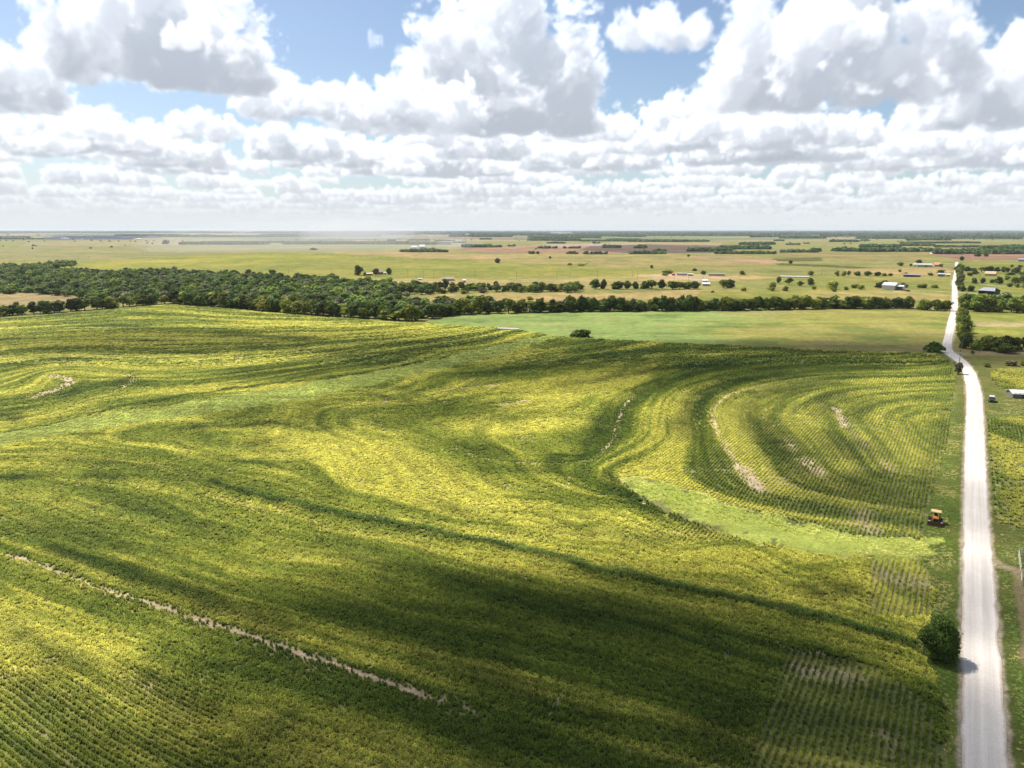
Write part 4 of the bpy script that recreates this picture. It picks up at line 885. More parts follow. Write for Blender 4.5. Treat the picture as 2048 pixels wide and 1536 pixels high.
T(1882, 534, 9, 6, 'brownish tree right of the orange roofed house', 'round', 3); T(1811, 550, 9, 6, 'small tree behind the dark sheds', 'round', 1); T(1861, 551, 12, 6, 'low tree between the dark sheds and the grey house', 'round', 1); T(1882, 547, 16, 8, 'tree behind the grey house by the road', 'tree', 0); T(1800, 544, 7, 5, 'small shrub in the tan field above the dark sheds', 'bush', 1)
for u, v, w, h in ((1545, 582, 22, 18), (1578, 569, 18, 13), (1557, 566, 14, 12), (1600, 572, 16, 10), (1620, 571, 18, 16)): T(u, v, w, h, 'green tree in the loose row above the green meadow', 'tree', 1, group='loose row of trees above the meadow')
for u, v, w, h in ((1571, 582, 14, 10), (1628, 579, 12, 6), (1664, 578, 30, 16), (1667, 583, 13, 7), (1692, 580, 11, 7), (1708, 576, 20, 8), (1722, 579, 18, 10)): T(u, v, w, h, 'pale shrubby tree scattered on the rough green meadow', 'round', 2, group='shrubby trees on the rough meadow')
for u, v, w, h in ((1488, 582, 16, 7), (1425, 585, 9, 4), (1700, 600, 22, 6), (1722, 602, 26, 9), (1740, 599, 12, 4), (1060, 600, 16, 7), (1045, 605, 18, 7), (1028, 609, 11, 8), (1085, 600, 10, 5), (1110, 606, 9, 5), (1225, 596, 18, 5), (1245, 603, 12, 6)): T(u, v, w, h, 'thin pale green bush growing in the dry meadow', 'round', 2, name='bush', group='bushes in the dry meadow')
T(1923, 521, 11, 9, 'dark tree at the far end of the straight gravel road', 'round', 0)
for u, v, w, h in ((1950, 549, 14, 8), (1940, 552, 14, 8), (1966, 567, 12, 12), (1948, 567, 13, 11), (1998, 568, 17, 15), (1984, 566, 12, 8)): T(u, v, w, h, 'dark round tree in the yard near the tan roofed house', 'tree', 0, group='trees round the tan roofed house')
for u, v, w, h in ((2014, 560, 13, 9), (2030, 567, 22, 14), (2044, 565, 16, 12), (2020, 574, 16, 8), (2034, 575, 12, 8), (2022, 550, 22, 6), (2042, 550, 18, 6), (2023, 535, 8, 6), (2040, 535, 12, 5)): T(u, v, w, h, 'tree in the loose grove right of the farm track', 'tree', 1, group='trees in the grove right of the farm track')
for u, v, w, h in ((2000, 613, 16, 14), (2046, 611, 20, 22), (2038, 617, 18, 14)): T(u, v, w, h, 'dark tree standing proud of the belt behind the small meadow', 'tree', 0, group='tall trees of the belt behind the small meadow')

# ------------------------------------------------------------------ woods one cannot count
def fill(poly, step):                          # even random points in a ground polygon given in photograph pixels
    G = np.array([at(*p) for p in poly]); a, b = G.min(0), G.max(0); n = int((b-a).prod()/step**2)
    q = np.stack([RG.uniform(a[0], b[0], n), RG.uniform(a[1], b[1], n)], 1)
    return q[inpoly(q[:, 0], q[:, 1], [tuple(p) for p in G])]
def src_tree(kind, seed, nl, leaf):
    _, _, w, h, (tv, tf) = tree_mesh(kind, 0, seed); z0 = {'tree': .3, 'round': -.2, 'tall': .5}[kind]
    v, f, s = crown_data(seed*31+5, w, h, nl, leaf, z0, 11); V = np.concatenate([v, tv]); F = np.concatenate([f, tf+len(v)])
    return V, F, np.concatenate([s, np.full((len(tv), 3), 1.5)]), np.zeros(len(F), int)
WOOD = mat_plant('woodland_leaf', trans=.25)
def wood(name, label, P, size, hsc=1., tone=(1, 1, 1), nl=420, leaf=.6, cat='woodland', var=1.):
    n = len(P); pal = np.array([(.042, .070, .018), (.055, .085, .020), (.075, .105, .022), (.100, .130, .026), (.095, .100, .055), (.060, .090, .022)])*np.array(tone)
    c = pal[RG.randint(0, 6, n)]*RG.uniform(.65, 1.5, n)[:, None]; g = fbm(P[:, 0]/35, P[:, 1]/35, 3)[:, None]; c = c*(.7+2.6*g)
    s = size*RG.uniform(.8, 1.4, n); sc = np.stack([s*1.1, s*1.1, s*hsc*.72*RG.uniform(.8, 1.2, n)], 1)
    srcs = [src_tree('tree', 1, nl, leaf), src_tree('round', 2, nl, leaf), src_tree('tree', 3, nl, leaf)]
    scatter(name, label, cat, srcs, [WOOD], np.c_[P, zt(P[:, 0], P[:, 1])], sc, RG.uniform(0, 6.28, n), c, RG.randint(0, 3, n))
W1 = [(-700, 530), (0, 545), (110, 543), (240, 549), (330, 545), (440, 551), (520, 556), (640, 560), (760, 570), (860, 575), (800, 585), (765, 600), (850, 612), (930, 606), (1010, 612), (1015, 622), (870, 632), (846, 638), (700, 630), (520, 617), (350, 602), (290, 604), (180, 612), (175, 600), (100, 590), (0, 588), (-700, 600)]
q = fill(W1, 8.5); u_, v_ = to_px(q[:, 0], q[:, 1])
q2 = fill([(-700, 520), (0, 536), (70, 534), (150, 527), (150, 532), (60, 545), (0, 550), (-700, 545)], 9); q = np.concatenate([q, q2, fill([(780, 577), (1165, 578), (1160, 586), (1000, 586), (870, 590), (780, 600)], 14), fill([(1926, 604), (2400, 608), (2400, 626), (1926, 620)], 8), fill([(2040, 560), (2400, 560), (2400, 585), (2050, 578)], 14), fill([(1030, 619), (1616, 613), (1800, 612), (1800, 615), (1616, 617), (1030, 624)], 8)])
wood('woodland', 'broad dark green wood filling the low ground behind the yellow field', q, 1.0)
# belts of trees toward the horizon: left, right, foot, thickness in photograph pixels
BELTS = [(-400, 160, 465.5, 2.6), (0, 420, 466, 3), (80, 240, 476, 1.2), (185, 340, 473.5, 1.6), (230, 420, 472.5, 2.2), (360, 900, 489, 6), (420, 940, 486, 3), (300, 760, 474, 3.4), (520, 760, 472, 3), (0, 60, 476, 1.5), (-300, 90, 479, 1.2), (600, 820, 471, 2.5),
    (748, 880, 504, 4), (820, 895, 504.5, 5), (840, 870, 501, 5), (775, 790, 482, 2), (815, 860, 481, 1.8), (870, 910, 482, 1.6), (925, 985, 495, 5), (985, 1024, 494.5, 2.5), (1010, 1030, 493, 2), (900, 1024, 474, 2.2), (960, 1024, 479, 2), (940, 1100, 470, 2.2),
    (1024, 1160, 481, 7), (1100, 1290, 475, 5), (1160, 1265, 483, 3), (1200, 1280, 481, 3.5), (1258, 1365, 484, 5.5), (1360, 1420, 484, 3.2), (1095, 1130, 487, 2.4), (1186, 1200, 487, 2), (1075, 1160, 497, 2.6), (1206, 1240, 496, 5), (1270, 1292, 496.5, 5.5), (1225, 1250, 488, 2), (1055, 1155, 508, 3), (1168, 1176, 508.5, 4.5), (1176, 1215, 508.5, 3), (1258, 1330, 508, 5.5), (1310, 1330, 503, 4.5), (1330, 1380, 508, 2.6),
    (1376, 1460, 503, 6), (1440, 1540, 498, 8), (1430, 1550, 508, 4.5), (1480, 1550, 490, 5), (1536, 1700, 505, 4.5), (1620, 1880, 504, 6.5), (1664, 1692, 497, 4), (1720, 1800, 495, 5), (1800, 1870, 492, 4), (1820, 1835, 489, 4), (1536, 1600, 490, 2.4), (1580, 1620, 488, 2.5), (1660, 1715, 484, 4), (1720, 1738, 482, 2.5), (1548, 1568, 482, 2), (1560, 1650, 477.5, 3.4), (1640, 2048, 473, 3), (1700, 2048, 478, 3.2), (1814, 1900, 481, 4), (1800, 1960, 487, 3), (1868, 2500, 508, 11), (1960, 2500, 498, 8), (1870, 1960, 495, 3), (1900, 2500, 471, 2.6), (1950, 1975, 513, 2.4),
    (-800, 420, 461.4, 1.0), (-800, 420, 462.2, 1.2), (-800, 2700, 461.0, .6), (300, 2700, 461.6, .8), (300, 2700, 462.6, 1.0), (1100, 2700, 464.2, 1.5), (1000, 1540, 466.2, 1.8), (1560, 2400, 466.6, 1.6), (1700, 2400, 469.4, 2), (900, 2700, 463, 1.3), (950, 1560, 472, 2.4), (1500, 2300, 475, 2.6), (1560, 1900, 470, 1.6), (1024, 1200, 476, 3.0), (620, 1000, 469.5, 1.4),
    (1000, 1500, 468.5, 2.2), (1300, 1560, 470, 2.6), (1460, 1900, 468, 2.5), (1500, 2500, 465.5, 1.8), (400, 1000, 467, 1.8), (-800, 500, 463.6, 1.4), (500, 1500, 464.8, 1.4), (1400, 2600, 463.6, 1.2), (-800, 2700, 462.4, .9)]
Q = []; SZ = []
for u0, u1, vb, th in BELTS:
    a = at(u0, vb); b = at(u1, vb); y1 = a[1]; pm = F_PX/cam_depth(0, y1); hm = min(9., max(5, th/pm*.8)); dpx = max(.25, th-hm*pm*.8)
    y2 = at(1024, vb-dpx)[1]; y2 = min(y2, y1*1.8+200); W = (b[0]-a[0]); step = max(10, y1/420.); n = int(min(3600, max(5, 1.5*abs(W)*(y2-y1+step)/step**2)))
    t = RG.rand(n); env = np.clip(.25+1.3*fbm(t*W/(y1*.05)+u0, 0*t+vb, 3)-.2, .05, 1.2)*np.clip(np.minimum(t, 1-t)*9+.15, 0, 1); yy = y1+(y2-y1)*RG.rand(n)*env+(fbm(t*W/(y1*.09)+9, 0*t+vb, 2)-.5)*(y2-y1)*.5; f = yy/y1; xx = (a[0]+W*t)*f; keep = fbm(xx/(y1*.06)+u0, yy/(y1*.12), 3) > (.36 if th > 2.8 else .42)
    Q.append(np.c_[xx, yy][keep]); SZ.append(np.full(keep.sum(), max(.9, min(4.5, step/7.))*(.75 if hm < 7 else 1)))
# stray trees between the belts
for v0, v1, n in ((462.5, 466, 1800), (464, 472, 1800), (472, 484, 600), (484, 500, 90)):
    vv = RG.uniform(v0, v1, n); uu = RG.uniform(-300, 2350, n); g = np.array([at(a, b) for a, b in zip(uu, vv)]); k = fbm(g[:, 0]/900, g[:, 1]/1800, 3) > .5; Q.append(g[k]); SZ.append(np.full(k.sum(), 1.0+(v1 < 473)*.5))
Q = np.concatenate(Q); SZ = np.concatenate(SZ); print('far trees', len(Q), 'near trees', TREES_PLACED)
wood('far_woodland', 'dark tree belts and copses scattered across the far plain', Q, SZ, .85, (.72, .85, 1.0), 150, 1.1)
CLOUD_SHADE = [(1150, 1420, 52, 25, 1.0), (1500, 1480, 40, 24, 1.0), (650, 1720, 55, 22, 1.0), (1450, 1190, 62, 14, .6), (1000, 1210, 50, 13, .6), (1760, 990, 34, 18, .4),
    (1480, 705, 180, 40, .9), (1050, 745, 120, 34, .6), (520, 680, 150, 45, .6), (1780, 690, 100, 36, .5), (700, 820, 60, 22, .4), (330, 685, 80, 40, .4)]
# ------------------------------------------------------------------ buildings
class MB:
    def __init__(s): s.V = []; s.F = []
    def quad(s, *p): n = len(s.V); s.V += [tuple(q) for q in p]; s.F.append(tuple(range(n, n+len(p)))); return s
    def box(s, x0, x1, y0, y1, z0, z1, c=0.):
        n = len(s.V); s.V += [(x0, y0, z0), (x1, y0, z0), (x1, y1, z0), (x0, y1, z0), (x0+c, y0+c, z1), (x1-c, y0+c, z1), (x1-c, y1-c, z1), (x0+c, y1-c, z1)]
        s.F += [tuple(n+i for i in f) for f in ((0, 3, 2, 1), (4, 5, 6, 7), (0, 1, 5, 4), (1, 2, 6, 5), (2, 3, 7, 6), (3, 0, 4, 7))]; return s
    def tube(s, a, b, r, n=8, r2=None):
        a, b = Vector(a), Vector(b); d = (b-a).normalized(); u = d.orthogonal().normalized(); w = d.cross(u); k0 = len(s.V); r2 = r if r2 is None else r2
        for p, q in ((a, r), (b, r2)):
            for i in range(n): t = 6.2832*i/n; s.V.append(tuple(p+(u*math.cos(t)+w*math.sin(t))*q))
        s.F += [(k0+i, k0+(i+1) % n, k0+n+(i+1) % n, k0+n+i) for i in range(n)]+[tuple(k0+i for i in range(n))[::-1], tuple(k0+n+i for i in range(n))]; return s
    def prism(s, prof, y0, y1):                # profile in x,z swept along y
        n = len(prof); k = len(s.V); s.V += [(p[0], y0, p[1]) for p in prof]+[(p[0], y1, p[1]) for p in prof]
        s.F += [(k+i, k+(i+1) % n, k+n+(i+1) % n, k+n+i) for i in range(n)]+[tuple(range(k, k+n))[::-1], tuple(range(k+n, k+2*n))]; return s
    def build(s, name, mat, parent=None, bevel=0.):
        o = link(name, mesh(name, s.V, s.F, [mat]), parent)
        if bevel: m = o.modifiers.new('edge', 'BEVEL'); m.width = bevel; m.segments = 2; m.limit_method = 'ANGLE'
        return o
GLASS = paint('dark_glass', (.02, .025, .03), .35, spec=.3)
def root(name, label, cat, u, v, turn=0., group=None):
    x, y = at(u, v); o = bpy.data.objects.new(name, None); COL.objects.link(o); o.location = (x, y, float(zt(x, y))); o.rotation_euler = (0, 0, -math.atan2(x, y)+R(turn)); o.empty_display_size = .1
    return tag(o, label, cat, group), ppm(x, y)
def gable(name, label, cat, u, v, wpx, depth, wh, rh, wall, roof, turn=0., wins=4, doors=1, hip=0., open_front=False, trim=None):
    r, s = root(name, label, cat, u, v, turn); w = wpx/s/2; d = depth
    m = MB(); t = .25
    if open_front:
        m.box(-w, w, d-t, d, 0, wh); m.box(-w, -w+t, 0, d-t-.003, 0, wh); m.box(w-t, w, 0, d-t-.003, 0, wh)
        ps = MB()
        for i in range(1, 5): ps.box(-w+2*w*i/5-.12, -w+2*w*i/5+.12, .05, .3, 0, wh-.02)
        ps.build('post', wall, r)
    else: m.box(-w, w, 0, d, 0, wh)
    if not hip:
        for x in (-w, w-.2): m.prism([(0, wh+.003), (d, wh+.003), (d/2, wh+rh-.05)], 0, .2); m.V[-6:] = [(x+q[1], q[0], q[2]) for q in m.V[-6:]]
    m.build('wall', wall, r); o = .5; rf = MB(); h = hip*w; e = wh+.02
    A = [(-w-o, -o, e-.1), (w+o, -o, e-.1), (w+o-h, d/2, wh+rh), (-w-o+h, d/2, wh+rh), (w+o, d+o, e-.1), (-w-o, d+o, e-.1)]
    B = [(a[0], a[1], a[2]+.18) for a in A]
    rf.V = A+B; rf.F = [(0, 3, 2, 1), (3, 5, 4, 2), (6, 7, 8, 9), (9, 8, 10, 11), (0, 1, 7, 6), (4, 5, 11, 10), (1, 2, 8, 7), (2, 4, 10, 8), (3, 0, 6, 9), (5, 3, 9, 11)]
    rf.build('roof', roof, r)
    if not open_front:
        for i in range(wins):
            x = -w+2*w*(i+.5)/wins
            if doors and i == wins//2: MB().box(x-.55, x+.55, -.06, .1, 0, 2.1).build('door', trim or paint('door_brown', (.12, .08, .06)), r)
            else: f = MB().box(x-.6, x+.6, -.05, .1, 1., 2.1).build('window', trim or paint('white_trim', (.55, .55, .52)), r); MB().box(x-.5, x+.5, -.08, .1, 1.1, 2.0).build('pane', GLASS, f)
    return r
WHITE = paint('white_siding', (.55, .55, .53), .6); CREAM = paint('cream_siding', (.50, .46, .38), .7); BRICK = paint('pink_brick', (.33, .17, .13), .9); WTIN = corrugated('white_sheet', (.60, .60, .59)); GTIN = corrugated('grey_sheet', (.30, .31, .33)); PINKR = paint('faded_brown_roof', (.30, .23, .20), .9); ORNG = paint('orange_roof', (.52, .24, .13), .8); TANR = paint('tan_roof', (.52, .33, .20), .8); DARKW = paint('dark_siding', (.06, .06, .07), .8); RUST = paint('rust_red', (.20, .065, .045), .8, amt=.4)
gable('farmhouse', 'pinkish brick farmhouse half hidden by its yard trees above the wood', 'house', 758, 549, 17, 11, 3.4, 3.4, BRICK, PINKR, 12, 5)
gable('farmhouse_annex', 'low flat brick annex left of the pinkish brick farmhouse', 'outbuilding', 739, 551, 13, 7, 2.6, 1.0, BRICK, CREAM, 6, 3)
gable('garden_shed', 'small white shed right of the pinkish brick farmhouse', 'shed', 770, 549, 4, 4, 2.6, .9, WHITE, WHITE, 8, 1, 0)
gable('long_shed', 'long low shed with a pinkish grey roof below the power line', 'shed', 896, 562, 25, 12, 2.6, 1.8, CREAM, PINKR, 3, 6)
gable('storage_shed', 'small white shed among trees right of the long low shed', 'shed', 929, 565, 6, 5, 2.8, 1.0, WHITE, WTIN, 5, 1)
gable('hut', 'tiny white hut at the edge of the dry meadow below the long shed', 'hut', 917, 580, 4, 4, 2.6, .8, WHITE, WTIN, 5, 1)
gable('field_shelter', 'low white shelter left of the long low shed', 'shelter', 840, 560, 8, 5, 1.6, .7, WHITE, WTIN, 0, 2, 0)
gable('mobile_home', 'shorter white mobile home left of the small dark shed', 'mobile home', 1364, 551, 20, 5, 3.0, .7, WHITE, paint('grey_shingle', (.32, .31, .30)), 2, 6)
gable('mobile_home', 'longer cream mobile home right of the dark round tree', 'mobile home', 1433, 552, 31, 5, 3.2, .6, CREAM, paint('grey_shingle', (.32, .31, .30)), 2, 8)
gable('dark_shed', 'small dark shed with pale roof between the two mobile homes', 'shed', 1381, 551.5, 9, 5, 2.2, .8, DARKW, WHITE, 3, 2)
gable('tool_shed', 'small rust red shed left of the shorter mobile home', 'shed', 1347, 551, 5, 4, 2.6, 1.2, RUST, ORNG, 6, 1, 0)
gable('bungalow', 'grey bungalow with dull roof left of the white roofed sheds', 'house', 1391, 569, 12, 8, 2.6, 2.2, paint('grey_siding', (.33, .34, .37)), paint('dull_roof', (.33, .29, .27)), 2, 4)
gable('white_roofed_shed', 'rear of the two white roofed sheds beside the grey bungalow', 'shed', 1410, 565, 10, 7, 2.2, 1.5, WHITE, WTIN, 2, 2)
gable('white_roofed_shed', 'front and larger of the two white roofed sheds beside the bungalow', 'shed', 1412, 572, 14, 7, 2.4, 1.6, CREAM, WTIN, 2, 3)
gable('greenhouse', 'left one of the long pale greenhouses on the far meadow', 'greenhouse', 1575, 555, 26, 7, 1.4, .8, WTIN, paint('poly_sheet', (.48, .48, .42), .5), 0, 0)
gable('greenhouse', 'right one of the long pale greenhouses on the far meadow', 'greenhouse', 1604, 555.5, 24, 7, 1.4, .8, WTIN, paint('poly_sheet', (.48, .48, .42), .5), 0, 0)
b_ = gable('barn', 'large white metal barn at the end of the pale farm track', 'barn', 1776, 580, 23, 18, 5.2, 2.6, WTIN, WTIN, -14, 0)
gable('open_shed', 'white roofed open fronted shed joined to the right of the barn', 'shed', 1795.5, 580.5, 17, 13, 4.2, 1.0, WTIN, WTIN, -10, open_front=True)
gable('long_barn', 'long pale grey barn below the distant fields left of the road', 'barn', 1849, 534, 26, 14, 3.6, 2.6, paint('pale_grey_siding', (.36, .37, .32)), paint('pale_grey_roof', (.36, .37, .33)), 2, 5)
gable('white_tank_shed', 'bright white little shed left of the long pale grey barn', 'shed', 1829.5, 533, 4.5, 5, 3.6, 1.6, WHITE, WTIN, 4, 1, 0)
gable('orange_roofed_house', 'house with an orange roof right of the long pale grey barn', 'house', 1874, 533, 10, 12, 3., 4.2, CREAM, ORNG, 6, 3)
gable('dark_house', 'long dark mobile home on the lane through the tan field', 'mobile home', 1817, 554, 18, 6, 3.2, 1.0, DARKW, GTIN, 2, 7)
gable('brown_house', 'dark brown mobile home right of the long dark one', 'mobile home', 1834, 554, 12, 6, 2.6, 1.6, paint('brown_siding', (.12, .07, .06)), PINKR, 2, 4)
gable('grey_house', 'grey house with pale porch beside the far road', 'house', 1882.5, 553, 12, 8, 3.2, 1.4, paint('slate_siding', (.14, .16, .19)), paint('pale_porch_roof', (.36, .40, .44)), 3, 5)
gable('tan_shed', 'small tan shed between the grey house and the road', 'shed', 1896, 553, 6, 6, 2.4, 1.6, CREAM, CREAM, 3, 2)
gable('tan_roofed_house', 'cream house with a tan orange roof in the grove right of the road', 'house', 1979.5, 552, 18, 10, 3.2, 3.2, CREAM, TANR, -10, 5)
gable('carport_barn', 'wide dark open barn with a grey hipped roof right of the road', 'barn', 1972, 588.5, 28, 16, 3.6, 2.8, DARKW, GTIN, -18, hip=.35, open_front=True)
gable('roadside_shed', 'long pale roofed shed at the right picture edge beyond the parked car', 'shed', 2047, 797, 38, 6, 1.7, 1.0, paint('weathered_grey', (.16, .15, .15)), paint('pale_tin', (.50, .48, .43)), 24, 5)
gable('far_shed', 'dark long shed beside the ploughed field at the right picture edge', 'shed', 2044, 523, 13, 10, 4, 2, GTIN, GTIN, 4, 3)
gable('farm_barn', 'left of the two pale roofed barns in the far clump of trees', 'barn', 829, 498, 11, 20, 6, 5, CREAM, WTIN, 4, 3)
gable('farm_barn', 'right of the two pale roofed barns in the far clump of trees', 'barn', 844, 497, 11, 20, 7, 6, CREAM, WTIN, -4, 3)
for i, (u, v, w, lb) in enumerate(((130, 478.6, 13, 'long white flat building in front of the dark solar field'), (278, 479.5, 7, 'pale round topped shed right of the solar field'), (141, 464.5, 4, 'white dot of a house before the far left tree line'), (76, 465, 10, 'tiny white farm shed beneath the far left horizon'), (860, 474, 5, 'tiny white house on the far plain above the clump of trees'), (1302, 468, 8, 'tiny white shed on the far plain near the middle horizon'), (1560, 470, 9, 'pale cluster building on the far plain at the blue tree line'), (1540, 473, 12, 'long pale building under the right hand horizon'))):
    gable('distant_shed', lb, 'shed', u, v, w, 14, 5, 3, WHITE, WTIN, 0, 0, 0)
r, s = root('silo', 'slim white silo rising above the dark solar field', 'silo', 130.5, 477); MB().tube((0, 0, 0), (0, 0, 11), 2.2, 16).build('bin', WTIN, r); MB().tube((0, 0, 11.003), (0, 0, 13), 2.4, 16, .2).build('cap', WTIN, r)
# red shipping container and its frame
r, s = root('shipping_container', 'long rust red container lying in the green meadow before the trees', 'container', 1657, 601.5, 1); w = 13/s
m = MB(); m.box(-w, w, 0, 2.5, .15, 2.7)
for i in range(24): x = -w+.4+i*(2*w-.8)/23; m.box(x-.1, x+.1, -.06, -.003, .3, 2.5)
m.build('body', RUST, r); MB().box(-w-.05, w+.05, -.05, .15, -.05, .14).build('base_rail', DARKW, r); MB().box(w+.003, w+.08, .1, 2.4, .3, 2.6).build('door', paint('rust_door', (.14, .05, .04)), r)
# solar field: blocks of tilted panel rows
PV = paint('solar_panel_glass', (.03, .042, .065), .75, spec=.1, amt=.1)
for u0, u1, v0, v1, lb in ((84, 158, 479.5, 476.6, 'nearest left block of dark solar panel rows'), (104, 154, 475.8, 472.6, 'upper left block of dark solar panel rows'), (160, 206, 476, 471.5, 'middle block of dark solar panel rows left of the pale track'), (209, 255, 475.5, 471.3, 'middle block of dark solar panel rows right of the pale track'), (168, 262, 479.6, 476.8, 'nearest right block of dark solar panel rows'), (264, 318, 476, 472.3, 'right end block of dark solar panel rows'), (0, 46, 476.6, 475.2, 'faint block of panel rows by the left picture edge')):
    a, b = at(u0, v0), at(u1, v1); r, s = root('solar_array', lb, 'solar array', (u0+u1)/2, v0); r.rotation_euler = (0, 0, 0); x0 = r.location.x; m = MB(); lg = MB(); y = a[1]
    n = 12
    for i in range(n):
        yy = a[1]+(b[1]-a[1])*i/n; f = yy/a[1]; xa, xb = at(u0, v0)[0]*f-x0, at(u1, v0)[0]*f-x0; dz = (b[1]-a[1])/n*.72
        m.quad((xa, yy-a[1], 1.5), (xb, yy-a[1], 1.5), (xb, yy-a[1]+dz, 6.5), (xa, yy-a[1]+dz, 6.5)); m.quad((xa, yy-a[1]+dz, 6.4), (xb, yy-a[1]+dz, 6.4), (xb, yy-a[1], 1.4), (xa, yy-a[1], 1.4))
        for k in range(6): xx = xa+(xb-xa)*k/5; lg.box(xx-.3, xx+.3, yy-a[1]+dz*.5, yy-a[1]+dz*.5+.6, 0, 3.7)
    m.build('panel_rows', PV, r); lg.build('support', GTIN, r)
# ------------------------------------------------------------------ utility poles
WOODP = paint('weathered_pole', (.16, .13, .10), .9)
def pole_parts(r, h, tilt=0.):
    t = math.tan(R(tilt))*h; MB().tube((0, 0, -.3), (t, 0, h), .17, 8, .11).build('pole', WOODP, r); MB().box(t*.93-1.2, t*.93+1.2, -.2, -.08, h-.9, h-.72).build('crossarm', WOODP, r)
    for x in (-1.1, 0, 1.1): MB().tube((t*.93+x, -.14, h-.718), (t*.93+x, -.14, h-.5), .06, 6).build('insulator', GTIN, r)
r, s = root('utility_pole', 'dark utility pole standing at the road bend beside the grey green tree', 'utility pole', 1915, 748); pole_parts(r, 9.9)
r, s = root('utility_pole', 'pale leaning utility pole by the side track at the junction', 'utility pole', 1920, 704.5); pole_parts(r, 8.6, 6)
for i, (u, v, h) in enumerate(((816, 557, 12), (847, 557, 10.5), (868, 558, 12.5), (888, 555, 9), (950, 557, 11), (1033, 558.5, 11), (1114, 559, 11), (1140, 555.5, 9), (1195, 558, 11.5), (1265, 554, 9), (1275, 558, 11), (1348, 559, 10.5), (1377, 561, 9), (1406, 559, 10), (1479, 557, 9.5), (663, 551, 9), (577, 546, 8), (158, 520, 12), (177, 519, 8), (74, 520, 10), (1643, 552, 9))):
    r, s = root('utility_pole', 'thin dark pole of the power line in the middle distance', 'utility pole', u, v, 0, 'poles of the middle distance power line'); pole_parts(r, h)
r, s = root('utility_pole', 'thin pole in front of the grey house by the far road', 'utility pole', 1882, 557.5); pole_parts(r, 9)
r, s = root('utility_pole', 'thin pole in the yard left of the tan roofed house', 'utility pole', 1959, 561); pole_parts(r, 9)
# ------------------------------------------------------------------ gate at the field track
GALV = paint('pale_pipe', (.36, .36, .29), .5, amt=.1)
a, b = at(2036.5, 1111), at(2041, 1147); L = math.dist(a, b)
r = bpy.data.objects.new('field_gate', None); COL.objects.link(r); r.location = (*b, 0); r.rotation_euler = (0, 0, math.atan2(a[1]-b[1], a[0]-b[0])); tag(r, 'pale tubular steel gate across the dirt track right of the road', 'gate')
m = MB()
for z in (.2, .5, .8, 1.1, 1.35): m.tube((.15, 0, z), (L-.15, 0, z), .028)
for x in (.15, L/3, 2*L/3, L-.15): m.tube((x, 0, .17), (x, 0, 1.38), .028)
m.build('bars', GALV, r); MB().tube((0, 0, -.2), (0, 0, 1.5), .07).build('hinge_post', GALV, r); MB().tube((L, 0, -.2), (L, 0, 1.9), .09).build('latch_post', GALV, r)
a, b = at(2041.5, 1153), at(2042, 1172); L = math.dist(a, b)
r = bpy.data.objects.new('pipe_fence', None); COL.objects.link(r); r.location = (*b, 0); r.rotation_euler = (0, 0, math.atan2(a[1]-b[1], a[0]-b[0])); tag(r, 'short pale pipe fence continuing toward the viewer from the gate', 'fence')
m = MB(); [m.tube((0, 0, z), (L, 0, z), .05) for z in (.7, 1.25)]; m.build('rail', GALV, r); [MB().tube((x, 0, -.2), (x, 0, 1.4), .07).build('post', GALV, r) for x in (0, L)]
a, b = at(2038, 1110.5), at(2130, 1112); L = math.dist(a, b)
r = bpy.data.objects.new('pipe_fence', None); COL.objects.link(r); r.location = (a[0]+.4, a[1], 0); r.rotation_euler = (0, 0, math.atan2(b[1]-a[1], b[0]-a[0])); tag(r, 'pale pipe fence leaving the far gate post toward the picture edge', 'fence')
m = MB(); [m.tube((0, 0, z), (L, 0, z), .05) for z in (.7, 1.25)]; m.build('rail', GALV, r); [MB().tube((x, 0, -.2), (x, 0, 1.4), .07).build('post', GALV, r) for x in (.2, L/2, L)]
# ------------------------------------------------------------------ round bales
def bale_mesh():
    V = []; F = []; n = 20; pr = [(0, 0), (0, .55), (.04, .68), (.12, .75), (1.28, .75), (1.36, .68), (1.4, .55), (1.4, 0)]
    for x, q in pr:
        for k in range(n): t = 6.2832*k/n; rr = q*(1+.02*math.sin(k*5+x*9)); V.append((x-.7, math.cos(t)*rr, .72+math.sin(t)*rr*.97))
    for i in range(len(pr)-1):
        for k in range(n): a0 = i*n+k; b0 = i*n+(k+1) % n; F.append((a0, b0, b0+n, a0+n))
    return mesh('round_bale', V, F, [paint('bale_wrap', (.62, .61, .55), .5, nscale=1.5)], smooth=True)
BM = bale_mesh(); a, b = Vector(at(995.5, 659.5)), Vector(at(1039, 661)); n = int((b-a).length/1.45)
for i in range(n):
    p = a+(b-a)*(i+.5)/n; o = link('round_bale', BM, None, (p.x, p.y, 0)); o.rotation_euler = (0, 0, math.atan2(b.y-a.y, b.x-a.x)+.02*math.sin(i*3)); tag(o, 'white round bale in the row at the yellow field edge', 'bale', 'row of white bales at the field edge')
for i in range(8):
    x, y = at(1953+i*4.3, 597+i*.25); o = link('round_bale', BM, None, (x, y, 0)); o.rotation_euler = (0, 0, .9); o.scale = (1.5, 1.5, 1.5); tag(o, 'pale bale in the row below the dark open barn', 'bale', 'row of pale bales below the open barn')
